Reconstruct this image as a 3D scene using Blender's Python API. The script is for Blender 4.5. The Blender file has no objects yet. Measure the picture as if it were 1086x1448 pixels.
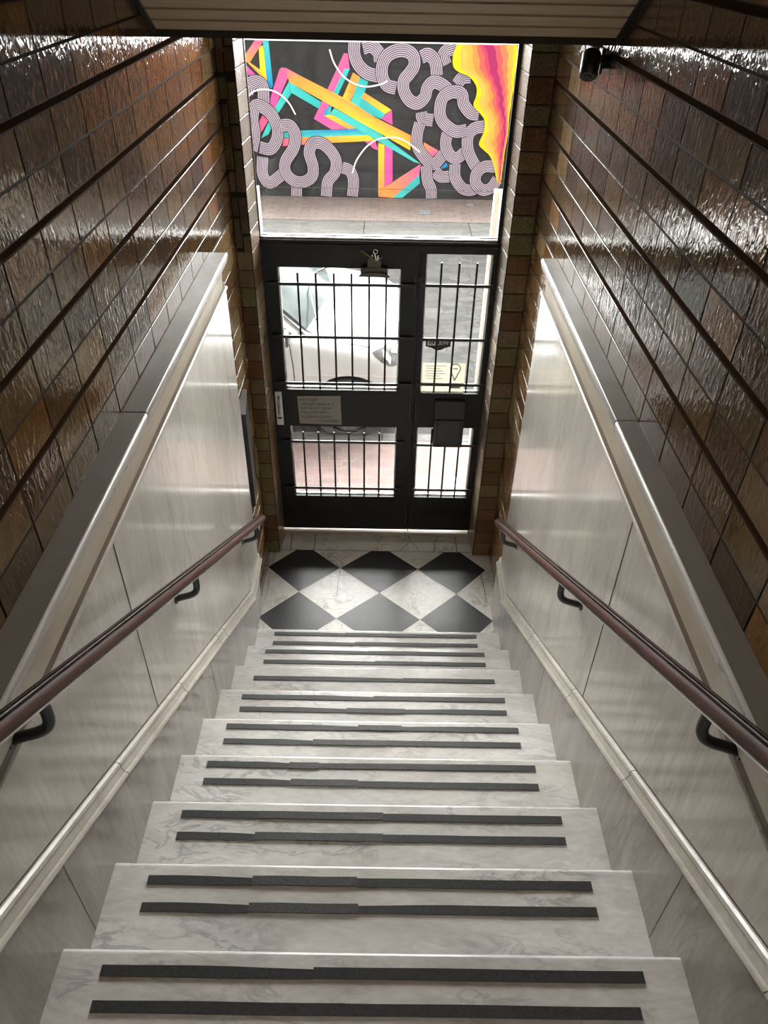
import bpy, bmesh, math, random
from mathutils import Vector, Matrix
from mathutils.bvhtree import BVHTree
random.seed(7)
SC = bpy.context.scene
COL = SC.collection

# ------------------------------------------------------------------ camera
cam = bpy.data.cameras.new('camera'); camo = bpy.data.objects.new('camera', cam); COL.objects.link(camo)
cam.sensor_fit = 'HORIZONTAL'; cam.sensor_width = 36.0
cam.lens = 36.0 * 1052.44 / 1086.0
cam.clip_start = 0.02; cam.clip_end = 200
_f = Vector((0.00449839, 0.78561144, -0.61870383)); _r = Vector((0.9998512, 0.00677018, 0.01586616)); _u = Vector((-0.01665337, 0.61868314, 0.78546409))
camo.matrix_world = Matrix(((_r.x, _u.x, -_f.x, 0.0018), (_r.y, _u.y, -_f.y, -2.895), (_r.z, _u.z, -_f.z, 3.3003), (0, 0, 0, 1)))
SC.camera = camo

# ------------------------------------------------------------------ sky, fill lamp, exposure
SKY_BASE = 3.2          # overcast dome
SKY_BRIGHT = 35.0       # sunlit cloud low over the far side of the street
FILL_LAMP_POWER = 22.0  # warm fill lamp, added unseen behind the camera for the nearest steps
world = bpy.data.worlds.new('overcast_sky'); SC.world = world; world.use_nodes = True
bg = world.node_tree.nodes['Background']
bg.inputs['Color'].default_value = (0.985, 0.975, 0.95, 1)
_nt = world.node_tree; _tc = _nt.nodes.new('ShaderNodeTexCoord'); _dp = _nt.nodes.new('ShaderNodeVectorMath'); _dp.operation = 'DOT_PRODUCT'
_dp.inputs[1].default_value = Vector((0, 0.848, 0.53)); _nt.links.new(_tc.outputs['Generated'], _dp.inputs[0])
_mr = _nt.nodes.new('ShaderNodeMapRange'); _mr.interpolation_type = 'SMOOTHSTEP'
for _k, _v in ((1, 0.50), (2, 0.90), (3, SKY_BASE), (4, SKY_BRIGHT)): _mr.inputs[_k].default_value = _v
_nt.links.new(_dp.outputs['Value'], _mr.inputs[0]); _nt.links.new(_mr.outputs[0], bg.inputs['Strength'])
SC.view_settings.view_transform = 'Standard'; SC.view_settings.look = 'None'
SC.view_settings.exposure = 0.0; SC.view_settings.gamma = 1.0; SC.view_settings.use_curve_mapping = False
SC.cycles.max_bounces = 10; SC.cycles.diffuse_bounces = 6; SC.cycles.glossy_bounces = 5; SC.cycles.transparent_max_bounces = 12
SC.cycles.sample_clamp_indirect = 6.0
# ------------------------------------------------------------------ material helpers
def new_mat(name):
    m = bpy.data.materials.new(name); m.use_nodes = True
    nt = m.node_tree; return m, nt, nt.nodes['Principled BSDF']
def node(nt, t, **kw):
    n = nt.nodes.new(t)
    for k, v in kw.items():
        if k in n.inputs: n.inputs[k].default_value = v
        else: setattr(n, k, v)
    return n
def coords(nt, scale=(1, 1, 1), rot=(0, 0, 0)):
    t = nt.nodes.new('ShaderNodeNewGeometry'); m = nt.nodes.new('ShaderNodeMapping')
    m.inputs['Scale'].default_value = scale; m.inputs['Rotation'].default_value = rot
    nt.links.new(t.outputs['Position'], m.inputs['Vector']); return m.outputs['Vector']
def ramp(nt, fac, stops):
    r = nt.nodes.new('ShaderNodeValToRGB'); e = r.color_ramp.elements
    while len(e) < len(stops): e.new(0.5)
    for i, (p, c) in enumerate(stops): e[i].position = p; e[i].color = (*c, 1)
    nt.links.new(fac, r.inputs['Fac']); return r.outputs['Color']
def mixc(nt, a, b, fac, mode='MIX'):
    m = nt.nodes.new('ShaderNodeMix'); m.data_type = 'RGBA'; m.blend_type = mode
    for i, v in ((0, fac), (6, a), (7, b)):
        if isinstance(v, (int, float)): m.inputs[i].default_value = v
        elif isinstance(v, tuple): m.inputs[i].default_value = (*v, 1)
        else: nt.links.new(v, m.inputs[i])
    return m.outputs[2]
def bump(nt, bs, h, strength=0.2, dist=0.01):
    b = nt.nodes.new('ShaderNodeBump'); b.inputs['Strength'].default_value = strength; b.inputs['Distance'].default_value = dist
    nt.links.new(h, b.inputs['Height']); nt.links.new(b.outputs['Normal'], bs.inputs['Normal'])
def noise(nt, vec, scale, detail=4, rough=0.55, dist=0.0):
    n = node(nt, 'ShaderNodeTexNoise'); n.inputs['Scale'].default_value = scale; n.inputs['Detail'].default_value = detail
    n.inputs['Roughness'].default_value = rough; n.inputs['Distortion'].default_value = dist
    nt.links.new(vec, n.inputs['Vector']); return n.outputs['Fac']
def plain(name, c, rough=0.5, metal=0.0, var=0.06, nscale=40, spec=0.5, bumpk=0.0):
    m, nt, b = new_mat(name)
    n = noise(nt, coords(nt), nscale)
    lo = tuple(max(0, x * (1 - var)) for x in c); hi = tuple(x * (1 + var) for x in c)
    nt.links.new(ramp(nt, n, [(0.3, lo), (0.7, hi)]), b.inputs['Base Color'])
    b.inputs['Roughness'].default_value = rough; b.inputs['Metallic'].default_value = metal; b.inputs['Specular IOR Level'].default_value = spec
    if bumpk: bump(nt, b, n, bumpk)
    return m
def marble(name, base, dark, vein, vscale=3.0, stretch=(1, 1, 1), rough=0.2, vein_amt=0.55, fine=30, rot=(0, 0, 0.5), spec=0.5, dirt=None):
    m, nt, b = new_mat(name)
    v = coords(nt, stretch, rot)
    n1 = noise(nt, v, vscale, 6, 0.6, 0.7)
    c = ramp(nt, n1, [(0.35, dark), (0.6, base)])
    n2 = noise(nt, v, vscale * 1.7, 5, 0.6, 0.9)
    w = ramp(nt, n2, [(0.45, (0, 0, 0)), (0.5, (1, 1, 1)), (0.54, (0, 0, 0))])
    mm = node(nt, 'ShaderNodeMath', operation='MULTIPLY'); nt.links.new(w, mm.inputs[0])
    n3 = noise(nt, v, vscale * 0.8, 2); nt.links.new(ramp(nt, n3, [(0.45, (0, 0, 0)), (0.62, (vein_amt,) * 3)]), mm.inputs[1])
    c = mixc(nt, c, vein, mm.outputs[0])
    n4 = noise(nt, v, fine, 5)
    c = mixc(nt, c, ramp(nt, n4, [(0.3, (0.86, 0.85, 0.84)), (0.65, (1, 1, 1))]), 1.0, 'MULTIPLY')
    if dirt:
        n5 = noise(nt, coords(nt), 1.7, 4); c = mixc(nt, c, dirt, ramp(nt, n5, [(0.5, (0, 0, 0)), (0.75, (0.35,) * 3)]))
    nt.links.new(c, b.inputs['Base Color'])
    nt.links.new(ramp(nt, n4, [(0.2, (rough * 1.4,) * 3), (0.8, (rough * 0.8,) * 3)]), b.inputs['Roughness'])
    b.inputs['Specular IOR Level'].default_value = spec
    return m
def attr_col(nt):
    a = nt.nodes.new('ShaderNodeAttribute'); a.attribute_name = 'paint'; return a.outputs['Color']

M = {}
# glazed wall tile: colour per tile comes with the mesh, rippled glaze
m, nt, b = new_mat('brown_glazed_tile')
cz = coords(nt, (1, 1, 0.42)); n1 = noise(nt, cz, 80, 2.0, 0.45, 0.7); n2 = noise(nt, coords(nt), 14, 5, 0.6, 0.5)
c = mixc(nt, attr_col(nt), ramp(nt, n2, [(0.3, (0.78, 0.74, 0.68)), (0.7, (1.15, 1.12, 1.08))]), 1.0, 'MULTIPLY')
c = mixc(nt, c, ramp(nt, n1, [(0.35, (0.92, 0.9, 0.87)), (0.62, (1.06, 1.06, 1.04))]), 1.0, 'MULTIPLY')
nt.links.new(c, b.inputs['Base Color']); b.inputs['Roughness'].default_value = 0.075; b.inputs['Specular IOR Level'].default_value = 0.62
bump(nt, b, n1, 0.2, 0.006); M['tile'] = m
# carved pilaster tile
m, nt, b = new_mat('carved_brown_tile')
vv = coords(nt, (1, 1, 1)); n1 = noise(nt, vv, 62, 2, 0.5, 2.5)
w = ramp(nt, n1, [(0.42, (0.2,) * 3), (0.5, (1, 1, 1)), (0.58, (0.2,) * 3)])
c = mixc(nt, attr_col(nt), ramp(nt, n1, [(0.42, (1.1, 1.1, 1.1)), (0.5, (0.45, 0.42, 0.38)), (0.58, (1.15, 1.15, 1.1))]), 1.0, 'MULTIPLY')
nt.links.new(c, b.inputs['Base Color']); b.inputs['Roughness'].default_value = 0.28; bump(nt, b, w, 0.8, 0.006); M['carved'] = m
M['grout'] = plain('dark_brown_grout', (0.022, 0.015, 0.010), 0.8, spec=0.2)
M['liner'] = plain('dark_brown_glazed_liner', (0.030, 0.016, 0.009), 0.9, spec=0.0)
M['tread'] = marble('white_carrara_marble', (0.73, 0.72, 0.70), (0.56, 0.55, 0.535), (0.24, 0.25, 0.26), 4.0, (0.8, 2.4, 1), 0.18, 0.6, 40, (0, 0, 0.75), dirt=(0.50, 0.44, 0.36))
M['white_marble'] = marble('white_landing_marble', (0.74, 0.73, 0.70), (0.64, 0.63, 0.60), (0.25, 0.22, 0.19), 4.5, (1, 1, 1), 0.22, 0.7, 30, dirt=(0.50, 0.42, 0.33))
M['black_marble'] = marble('black_landing_marble', (0.028, 0.029, 0.032), (0.02, 0.02, 0.022), (0.06, 0.06, 0.065), 7, (1, 1, 1), 0.3, 0.3, 60)
M['dado'] = marble('cream_streaked_marble', (0.61, 0.575, 0.525), (0.53, 0.495, 0.445), (0.36, 0.32, 0.27), 3.0, (1.6, 1.6, 0.28), 0.12, 0.4, 55, (0, 0, 0))
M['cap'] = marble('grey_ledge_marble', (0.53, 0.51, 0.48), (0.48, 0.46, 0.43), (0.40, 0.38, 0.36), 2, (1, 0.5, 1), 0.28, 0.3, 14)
M['ledge_top'] = marble('shaded_dusty_ledge_marble', (0.27, 0.25, 0.225), (0.22, 0.205, 0.185), (0.17, 0.155, 0.14), 2, (1, 0.5, 1), 0.35, 0.3, 14)  # shade on the ledge top painted in, together with its dusty grey
M['cove'] = marble('beige_cove_marble', (0.52, 0.45, 0.36), (0.46, 0.39, 0.30), (0.38, 0.32, 0.25), 2, (1, 0.4, 1), 0.4, 0.2, 14)
M['band'] = plain('brown_band', (0.14, 0.10, 0.065), 0.45, var=0.3, nscale=9)
M['plinth'] = marble('grey_streaked_marble', (0.34, 0.315, 0.285), (0.26, 0.24, 0.215), (0.19, 0.175, 0.16), 4.0, (2.2, 2.2, 0.35), 0.16, 0.5, 70, (0, 0, 0))
M['mould'] = marble('pale_moulding_marble', (0.56, 0.525, 0.475), (0.46, 0.42, 0.365), (0.28, 0.23, 0.18), 5, (1, 0.6, 0.6), 0.3, 0.5, 60)
M['joint'] = plain('dark_joint', (0.09, 0.075, 0.06), 0.8)
M['pale_joint'] = plain('pale_joint', (0.72, 0.71, 0.68), 0.5)
M['grip'] = plain('black_rubber_grip', (0.032, 0.033, 0.035), 0.5, var=0.35, nscale=160, bumpk=0.15)
M['worn_grip'] = plain('worn_grey_grip', (0.055, 0.055, 0.057), 0.55, var=0.35, nscale=160, bumpk=0.15)
# rail wood
m, nt, b = new_mat('varnished_red_brown_wood')
n = noise(nt, coords(nt, (14, 1.2, 2.5), (0.55, 0, 0)), 9, 6, 0.6, 0.6)
nt.links.new(ramp(nt, n, [(0.3, (0.04, 0.014, 0.009)), (0.7, (0.10, 0.034, 0.022))]), b.inputs['Base Color'])
b.inputs['Roughness'].default_value = 0.5; b.inputs['Specular IOR Level'].default_value = 0.35; b.inputs['Coat Weight'].default_value = 0.0; b.inputs['Coat Roughness'].default_value = 0.2; M['wood'] = m
M['groove'] = plain('dark_wood_groove', (0.012, 0.006, 0.005), 0.4)
M['steel'] = plain('brushed_steel', (0.62, 0.61, 0.59), 0.3, 1.0)
M['chrome'] = plain('worn_chrome', (0.75, 0.74, 0.72), 0.18, 1.0)
M['black_metal'] = plain('black_painted_steel', (0.0075, 0.0075, 0.008), 0.42, 0.0, 0.3, 12, 0.3)
M['black_iron'] = plain('black_iron', (0.006, 0.006, 0.0065), 0.42)
M['box_metal'] = plain('charcoal_enamel', (0.017, 0.017, 0.018), 0.35)
M['bronze'] = plain('dull_bronze', (0.075, 0.062, 0.05), 0.42, 0.6, 0.3, 60)
M['sign'] = plain('aged_grey_sign_plate', (0.27, 0.25, 0.22), 0.5, 0.0, 0.12, 60)
M['ink'] = plain('dark_ink', (0.02, 0.017, 0.014), 0.7)
M['paper'] = plain('cream_paper', (0.80, 0.77, 0.69), 0.7)
_m = M['paper']; _nt = _m.node_tree; _b = _nt.nodes['Principled BSDF']; _t = node(_nt, 'ShaderNodeBsdfTranslucent'); _t.inputs['Color'].default_value = (0.80, 0.77, 0.69, 1)
_x = node(_nt, 'ShaderNodeMixShader'); _x.inputs[0].default_value = 0.5; _nt.links.new(_b.outputs[0], _x.inputs[1]); _nt.links.new(_t.outputs[0], _x.inputs[2]); _nt.links.new(_x.outputs[0], _nt.nodes['Material Output'].inputs['Surface'])
M['paper_ink'] = plain('faded_brown_ink', (0.46, 0.36, 0.26), 0.8)
M['pin_ink'] = plain('grey_ink', (0.38, 0.36, 0.33), 0.8)
M['white_ink'] = plain('white_print', (0.85, 0.85, 0.83), 0.5)
M['sticker'] = plain('black_vinyl', (0.008, 0.008, 0.009), 0.35)
M['jamb'] = plain('cream_plaster', (0.62, 0.55, 0.46), 0.7)
M['sill'] = marble('brownish_worn_marble', (0.36, 0.30, 0.24), (0.27, 0.22, 0.17), (0.15, 0.12, 0.1), 5, (0.5, 1, 1), 0.4, 0.5, 40)
M['render'] = plain('grey_facade_render', (0.155, 0.148, 0.138), 0.85)
M['plaster'] = plain('tan_painted_plaster', (0.30, 0.235, 0.165), 0.8)
# slatted timber ceiling
m, nt, b = new_mat('brown_painted_slat')
n = noise(nt, coords(nt, (0.8, 14, 14)), 6, 5)
nt.links.new(ramp(nt, n, [(0.3, (0.37, 0.28, 0.19)), (0.7, (0.44, 0.34, 0.23))]), b.inputs['Base Color']); b.inputs['Roughness'].default_value = 0.4; M['slat'] = m
M['slat_gap'] = plain('dark_slat_gap', (0.02, 0.014, 0.01), 0.7)
# glass
m, nt, b = new_mat('clear_glass'); nt.nodes.remove(b)
tr = node(nt, 'ShaderNodeBsdfTransparent'); tr.inputs['Color'].default_value = (0.965, 0.975, 0.97, 1)
gl = node(nt, 'ShaderNodeBsdfGlossy'); gl.inputs['Roughness'].default_value = 0.02
lw = node(nt, 'ShaderNodeFresnel'); lw.inputs['IOR'].default_value = 1.45
mx = node(nt, 'ShaderNodeMixShader'); nt.links.new(lw.outputs[0], mx.inputs[0]); nt.links.new(tr.outputs[0], mx.inputs[1]); nt.links.new(gl.outputs[0], mx.inputs[2])
nt.links.new(mx.outputs[0], nt.nodes['Material Output'].inputs['Surface']); M['glass'] = m
# street
def brick(name, c1, c2, mortar, sc, bw=0.5, rh=0.25, ms=0.02, rough=0.8, rot=(0, 0, 0), var=None):
    m, nt, b = new_mat(name)
    t = node(nt, 'ShaderNodeTexBrick'); nt.links.new(coords(nt, (1, 1, 1), rot), t.inputs['Vector'])
    t.inputs['Color1'].default_value = (*c1, 1); t.inputs['Color2'].default_value = (*c2, 1); t.inputs['Mortar'].default_value = (*mortar, 1)
    t.inputs['Scale'].default_value = sc; t.inputs['Brick Width'].default_value = bw; t.inputs['Row Height'].default_value = rh; t.inputs['Mortar Size'].default_value = ms
    n = noise(nt, coords(nt), 5, 5)
    c = mixc(nt, t.outputs['Color'], ramp(nt, n, [(0.3, (0.8, 0.8, 0.8)), (0.7, (1.1, 1.1, 1.1))]), 1.0, 'MULTIPLY')
    nt.links.new(c, b.inputs['Base Color']); b.inputs['Roughness'].default_value = rough
    return m
M['paver'] = brick('pink_clay_pavers', (0.155, 0.098, 0.088), (0.12, 0.085, 0.08), (0.16, 0.125, 0.115), 2.4, 0.5, 0.25, 0.014)
M['far_paver'] = brick('faded_pink_pavers', (0.19, 0.145, 0.128), (0.165, 0.128, 0.116), (0.12, 0.096, 0.087), 2.2, 0.5, 0.25, 0.02)
M['kerb'] = marble('grey_kerb_concrete', (0.105, 0.104, 0.098), (0.072, 0.072, 0.068), (0.045, 0.045, 0.043), 4, (0.6, 1, 1), 0.8, 0.4, 25)
m, nt, b = new_mat('grey_cobbled_road')
vo = node(nt, 'ShaderNodeTexVoronoi'); vo.inputs['Scale'].default_value = 7; vv = coords(nt, (0.7, 1.2, 1)); nt.links.new(vv, vo.inputs['Vector'])
vd = node(nt, 'ShaderNodeTexVoronoi', feature='DISTANCE_TO_EDGE'); vd.inputs['Scale'].default_value = 7; nt.links.new(vv, vd.inputs['Vector'])
c = mixc(nt, ramp(nt, vo.outputs['Color'], [(0.1, (0.030, 0.030, 0.0288)), (0.5, (0.042, 0.0415, 0.0395)), (0.93, (0.054, 0.0535, 0.051)), (0.97, (0.07, 0.043, 0.038))]), (0.02, 0.02, 0.019), ramp(nt, vd.outputs['Distance'], [(0.0, (1, 1, 1)), (0.06, (0, 0, 0))]))
nt.links.new(c, b.inputs['Base Color']); b.inputs['Roughness'].default_value = 0.9; b.inputs['Specular IOR Level'].default_value = 0.15; M['road'] = m
m, nt, b = new_mat('mural_paint'); n = noise(nt, coords(nt), 9, 6)
nt.links.new(mixc(nt, attr_col(nt), ramp(nt, n, [(0.3, (0.92,) * 3), (0.7, (1.05,) * 3)]), 1.0, 'MULTIPLY'), b.inputs['Base Color']); b.inputs['Roughness'].default_value = 0.75; b.inputs['Specular IOR Level'].default_value = 0.2; M['mural'] = m
M['black_wall'] = plain('black_painted_wall', (0.035, 0.035, 0.037), 0.8, 0, 0.2, 6, 0.2)
M['coping'] = plain('white_coping', (0.75, 0.75, 0.76), 0.7)
M['car_white'] = plain('white_car_paint', (0.42, 0.42, 0.425), 0.3, 0, 0.01); M['car_white'].node_tree.nodes['Principled BSDF'].inputs['Coat Weight'].default_value = 0.6
M['car_glass'] = plain('tinted_car_glass', (0.060, 0.075, 0.075), 0.08, 0.0, 0.5, 2.5, 0.5); M['car_glass'].node_tree.nodes['Principled BSDF'].inputs['IOR'].default_value = 1.1
M['car_black'] = plain('black_car_trim', (0.03, 0.03, 0.032), 0.5)
M['car_grey'] = plain('grey_car_trim', (0.05, 0.05, 0.052), 0.5)
M['grey_steel'] = plain('grey_painted_steel', (0.13, 0.125, 0.12), 0.5)
M['tyre'] = plain('tyre_rubber', (0.022, 0.022, 0.022), 0.8)
M['lamp_lens'] = plain('headlight_lens', (0.07, 0.072, 0.075), 0.12, 0.0, 0.4, 30)
M['cover'] = plain('bluish_cast_plate', (0.25, 0.29, 0.31), 0.6)
M['grate'] = plain('dark_cast_grate', (0.09, 0.085, 0.08), 0.7)

# ------------------------------------------------------------------ mesh helpers
class MB:
    def __init__(s): s.v = []; s.f = []; s.mi = []; s.c = []
    def face(s, pts, mi=0, col=None):
        i = len(s.v); s.v += [tuple(p) for p in pts]; s.f.append(tuple(range(i, i + len(pts)))); s.mi.append(mi)
        s.c.append(col if isinstance(col, list) else [col or (1, 1, 1)] * len(pts))
    def grid(s, rows, mi=0, closed=False, col=None, smooth=True):
        """rows of points, shared vertices"""
        i0 = len(s.v); n = len(rows[0])
        for r in rows: s.v += [tuple(p) for p in r]
        for a in range(len(rows) - 1):
            for b_ in range(n if closed else n - 1):
                b2 = (b_ + 1) % n
                s.f.append((i0 + a * n + b_, i0 + a * n + b2, i0 + (a + 1) * n + b2, i0 + (a + 1) * n + b_)); s.mi.append(mi); s.c.append([col or (1, 1, 1)] * 4)
    def box(s, a, b_, mi=0, col=None):
        x0, y0, z0 = a; x1, y1, z1 = b_
        P = [(x0, y0, z0), (x1, y0, z0), (x1, y1, z0), (x0, y1, z0), (x0, y0, z1), (x1, y0, z1), (x1, y1, z1), (x0, y1, z1)]
        i = len(s.v); s.v += P
        for q in ((0, 3, 2, 1), (4, 5, 6, 7), (0, 1, 5, 4), (1, 2, 6, 5), (2, 3, 7, 6), (3, 0, 4, 7)):
            s.f.append(tuple(i + k for k in q)); s.mi.append(mi); s.c.append([col or (1, 1, 1)] * 4)
    def prism(s, prof, y0, y1, mi=0, fn=None, mis=None):
        """profile of (x,z) points extruded along y; fn maps (x,y,z) -> point"""
        fn = fn or (lambda x, y, z: (x, y, z)); i = len(s.v); n = len(prof)
        s.v += [fn(x, y0, z) for x, z in prof] + [fn(x, y1, z) for x, z in prof]
        for k in range(n):
            k2 = (k + 1) % n; s.f.append((i + k, i + k2, i + n + k2, i + n + k)); s.mi.append(mis[k] if mis else mi); s.c.append([(1, 1, 1)] * 4)
        s.f.append(tuple(i + k for k in range(n))); s.mi.append(mi); s.c.append([(1, 1, 1)] * n)
        s.f.append(tuple(i + n + k for k in reversed(range(n)))); s.mi.append(mi); s.c.append([(1, 1, 1)] * n)
    def tube(s, path, r, mi=0, seg=10, caps=True, rs=None):
        pts = [Vector(p) for p in path]; rows = []
        for i, p in enumerate(pts):
            d = (pts[min(i + 1, len(pts) - 1)] - pts[max(i - 1, 0)]).normalized()
            a = d.orthogonal().normalized() if i == 0 else (rows_a - d * rows_a.dot(d)).normalized()
            rows_a = a; bb = d.cross(a); rr = rs[i] if rs else r
            rows.append([p + (a * math.cos(t) + bb * math.sin(t)) * rr for t in [2 * math.pi * k / seg for k in range(seg)]])
        s.grid(rows, mi, True)
        if caps:
            i0 = len(s.v) - len(rows) * seg
            s.f.append(tuple(i0 + k for k in reversed(range(seg)))); s.mi.append(mi); s.c.append([(1, 1, 1)] * seg)
            i1 = len(s.v) - seg; s.f.append(tuple(i1 + k for k in range(seg))); s.mi.append(mi); s.c.append([(1, 1, 1)] * seg)
    def build(s, name, mats, parent=None, loc=None, smooth=False, bevel=0.0, segs=2, paint=False, angle=0.6):
        me = bpy.data.meshes.new(name)
        off = Vector(loc) if loc is not None else Vector((0, 0, 0))
        me.from_pydata([Vector(p) - off for p in s.v], [], s.f)
        if not isinstance(mats, (list, tuple)): mats = [mats]
        for m_ in mats: me.materials.append(m_)
        for p, k in zip(me.polygons, s.mi): p.material_index = k
        if paint:
            at = me.color_attributes.new('paint', 'FLOAT_COLOR', 'CORNER'); k = 0
            for p, cs in zip(me.polygons, s.c):
                for c_ in cs: at.data[k].color = (*c_, 1); k += 1
        bm = bmesh.new(); bm.from_mesh(me)
        if not paint: bmesh.ops.recalc_face_normals(bm, faces=bm.faces)
        bm.to_mesh(me); bm.free()
        o = bpy.data.objects.new(name, me); COL.objects.link(o); o.location = off
        if parent is not None: o.parent = parent; o.matrix_parent_inverse = parent.matrix_basis.inverted()
        if smooth:
            for p in me.polygons: p.use_smooth = True
            me.set_sharp_from_angle(angle=angle)
        if bevel:
            md = o.modifiers.new('bevel', 'BEVEL'); md.width = bevel; md.segments = segs; md.limit_method = 'ANGLE'; md.angle_limit = 0.7
        return o
def tag(o, label=None, cat=None, group=None, kind=None):
    if label: o['label'] = label
    if cat: o['category'] = cat
    if group: o['group'] = group
    if kind: o['kind'] = kind
    return o
def empty(name, loc=(0, 0, 0)):
    o = bpy.data.objects.new(name, None); COL.objects.link(o); o.location = loc; o.empty_display_size = 0.1; return o
def struct(o, label=None): return tag(o, label, None, None, 'structure')
def text(name, s, size, mat, parent, M4, align='LEFT', extr=0.0004, wscale=1.0):
    cu = bpy.data.curves.new(name, 'FONT'); cu.body = s; cu.size = size; cu.align_x = align; cu.extrude = extr
    t = bpy.data.objects.new(name + '_tmp', cu); COL.objects.link(t)
    dg = bpy.context.evaluated_depsgraph_get(); me = bpy.data.meshes.new_from_object(t.evaluated_get(dg))
    bpy.data.objects.remove(t); me.materials.clear(); me.materials.append(mat); me.name = name
    me.transform(Matrix.Diagonal((wscale, 1, 1, 1)))
    o = bpy.data.objects.new(name, me); COL.objects.link(o); o.matrix_world = M4
    if parent is not None: o.parent = parent; o.matrix_parent_inverse = parent.matrix_basis.inverted()
    return o
def upright(x, y, z): return Matrix(((1, 0, 0, x), (0, 0, -1, y), (0, 1, 0, z), (0, 0, 0, 1)))
def spline(pts, n=10):
    P = [Vector(p) for p in pts]; P = [2 * P[0] - P[1]] + P + [2 * P[-1] - P[-2]]; out = []
    for i in range(1, len(P) - 2):
        a, b_, c_, d = P[i - 1:i + 3]
        for k in range(n):
            t = k / n; out.append(0.5 * ((2 * b_) + (c_ - a) * t + (2 * a - 5 * b_ + 4 * c_ - d) * t * t + (3 * b_ - a - 3 * c_ + d) * t ** 3))
    out.append(P[-2]); return out

# ================================================================== SETTING
T, RISE, SL = 0.27568, 0.16943, 0.61459      # tread, riser, pitch of the flight
HW = 0.68                                     # half width of the flight
XL, XR = -0.745, 0.735                        # tiled wall planes
YB = -5.2                                     # back of the stairwell, behind the camera
def soffit(y): return 3.035 - SL * (y + 0.137)

# ---- tiled walls
TILE_COLS = [tuple(v * 1.15 for v in q_) for q_ in [(0.085, 0.052, 0.027), (0.10, 0.066, 0.034), (0.075, 0.042, 0.022), (0.115, 0.072, 0.032), (0.09, 0.062, 0.036), (0.13, 0.062, 0.020), (0.065, 0.040, 0.023)]]
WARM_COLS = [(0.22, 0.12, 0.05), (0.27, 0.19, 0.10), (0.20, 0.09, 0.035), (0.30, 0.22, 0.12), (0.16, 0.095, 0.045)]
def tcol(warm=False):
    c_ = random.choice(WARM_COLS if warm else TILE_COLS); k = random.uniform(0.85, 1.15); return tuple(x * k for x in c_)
def add_tile(mb, P, col, n, rise=0.0018, inset=0.0007):
    """P: four corners (wall plane), n: outward normal; pillowed glazed tile"""
    P = [Vector(p) for p in P]; ce = sum(P, Vector()) / 4; n = Vector(n)
    a = [p + n * 0.001 for p in P]; b_ = []
    e1 = (P[1] - P[0]).normalized(); e2 = (P[3] - P[0]).normalized()
    for p, s1, s2 in zip(P, (1, -1, -1, 1), (1, 1, -1, -1)): b_.append(p + e1 * inset * s1 + e2 * inset * s2 + n * rise)
    for k in range(4): mb.face([a[k], a[(k + 1) % 4], b_[(k + 1) % 4], b_[k]], 1, col)
    mb.face(b_, 1, col)
def wall_side(name, x, nx, joints_y, label):
    mb = MB(); N = (nx, 0, 0)
    mb.box((x, YB, -0.05), (x - nx * 0.18, 1.09, 6.6), 0)
    def q(y0, y1, z0, z1, col):
        g = 0.0030; y0 += g; y1 -= g; z0 += g; z1 -= g
        pts = [(x, y0, z0), (x, y1, z0), (x, y1, z1), (x, y0, z1)]
        if nx < 0: pts = [pts[1], pts[0], pts[3], pts[2]]
        add_tile(mb, pts, col, N)
    ys = joints_y
    for k in range(36):
        z0 = 2.18 + 0.1 * k; z1 = z0 + 0.1; lo = z0 + (0.007 if k % 2 == 0 else 0); hi = z1 - (0.007 if k % 2 == 1 else 0)
        for i in range(len(ys) - 1):
            if z0 > (soffit(ys[i]) + 0.1 if ys[i] < -0.3 else 3.08): continue
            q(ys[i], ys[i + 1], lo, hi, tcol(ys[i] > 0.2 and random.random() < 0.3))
    for k in range(22):                                # bare tiled strip beside the street door
        z0 = 2.18 - 0.1 * (k + 1)
        for i in range(len(ys) - 1):
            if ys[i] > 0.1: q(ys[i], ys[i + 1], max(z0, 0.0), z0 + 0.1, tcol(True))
    for k in range(0, 18):                             # half round liner every second course
        z = 2.18 + 0.2 * k
        if k == 0: continue
        y0 = -3.6; y1 = 0.845
        if z > 3.0: y1 = -0.137 - (z - 3.035) / SL + 0.12
        if y1 < y0: continue
        prof = [(x + nx * (0.0002 + 0.0008 * math.sin(a)), z + 0.0075 * math.cos(a)) for a in [math.pi * j / 6 for j in range(7)]]
        mb.prism(prof, y0, y1, 2)
    o = mb.build(name, [M['grout'], M['tile'], M['liner']], paint=True)
    return struct(o, label)
wall_side('wall_left', XL, 1, [-3.66 + 0.2 * i for i in range(23)] + [0.845], 'left stairwell wall of rippled brown glazed tiles above the marble dado')
wall_side('wall_right', XR, -1, [-3.666 + 0.2 * i for i in range(23)] + [0.845], 'right stairwell wall of rippled brown glazed tiles, with the camera near its top')

# ---- back wall, upper floor (behind the camera)
mb = MB(); mb.box((XL - 0.18, YB - 0.15, -0.05), (XR + 0.18, YB, 6.6)); struct(mb.build('wall_back', M['plaster']))

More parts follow.
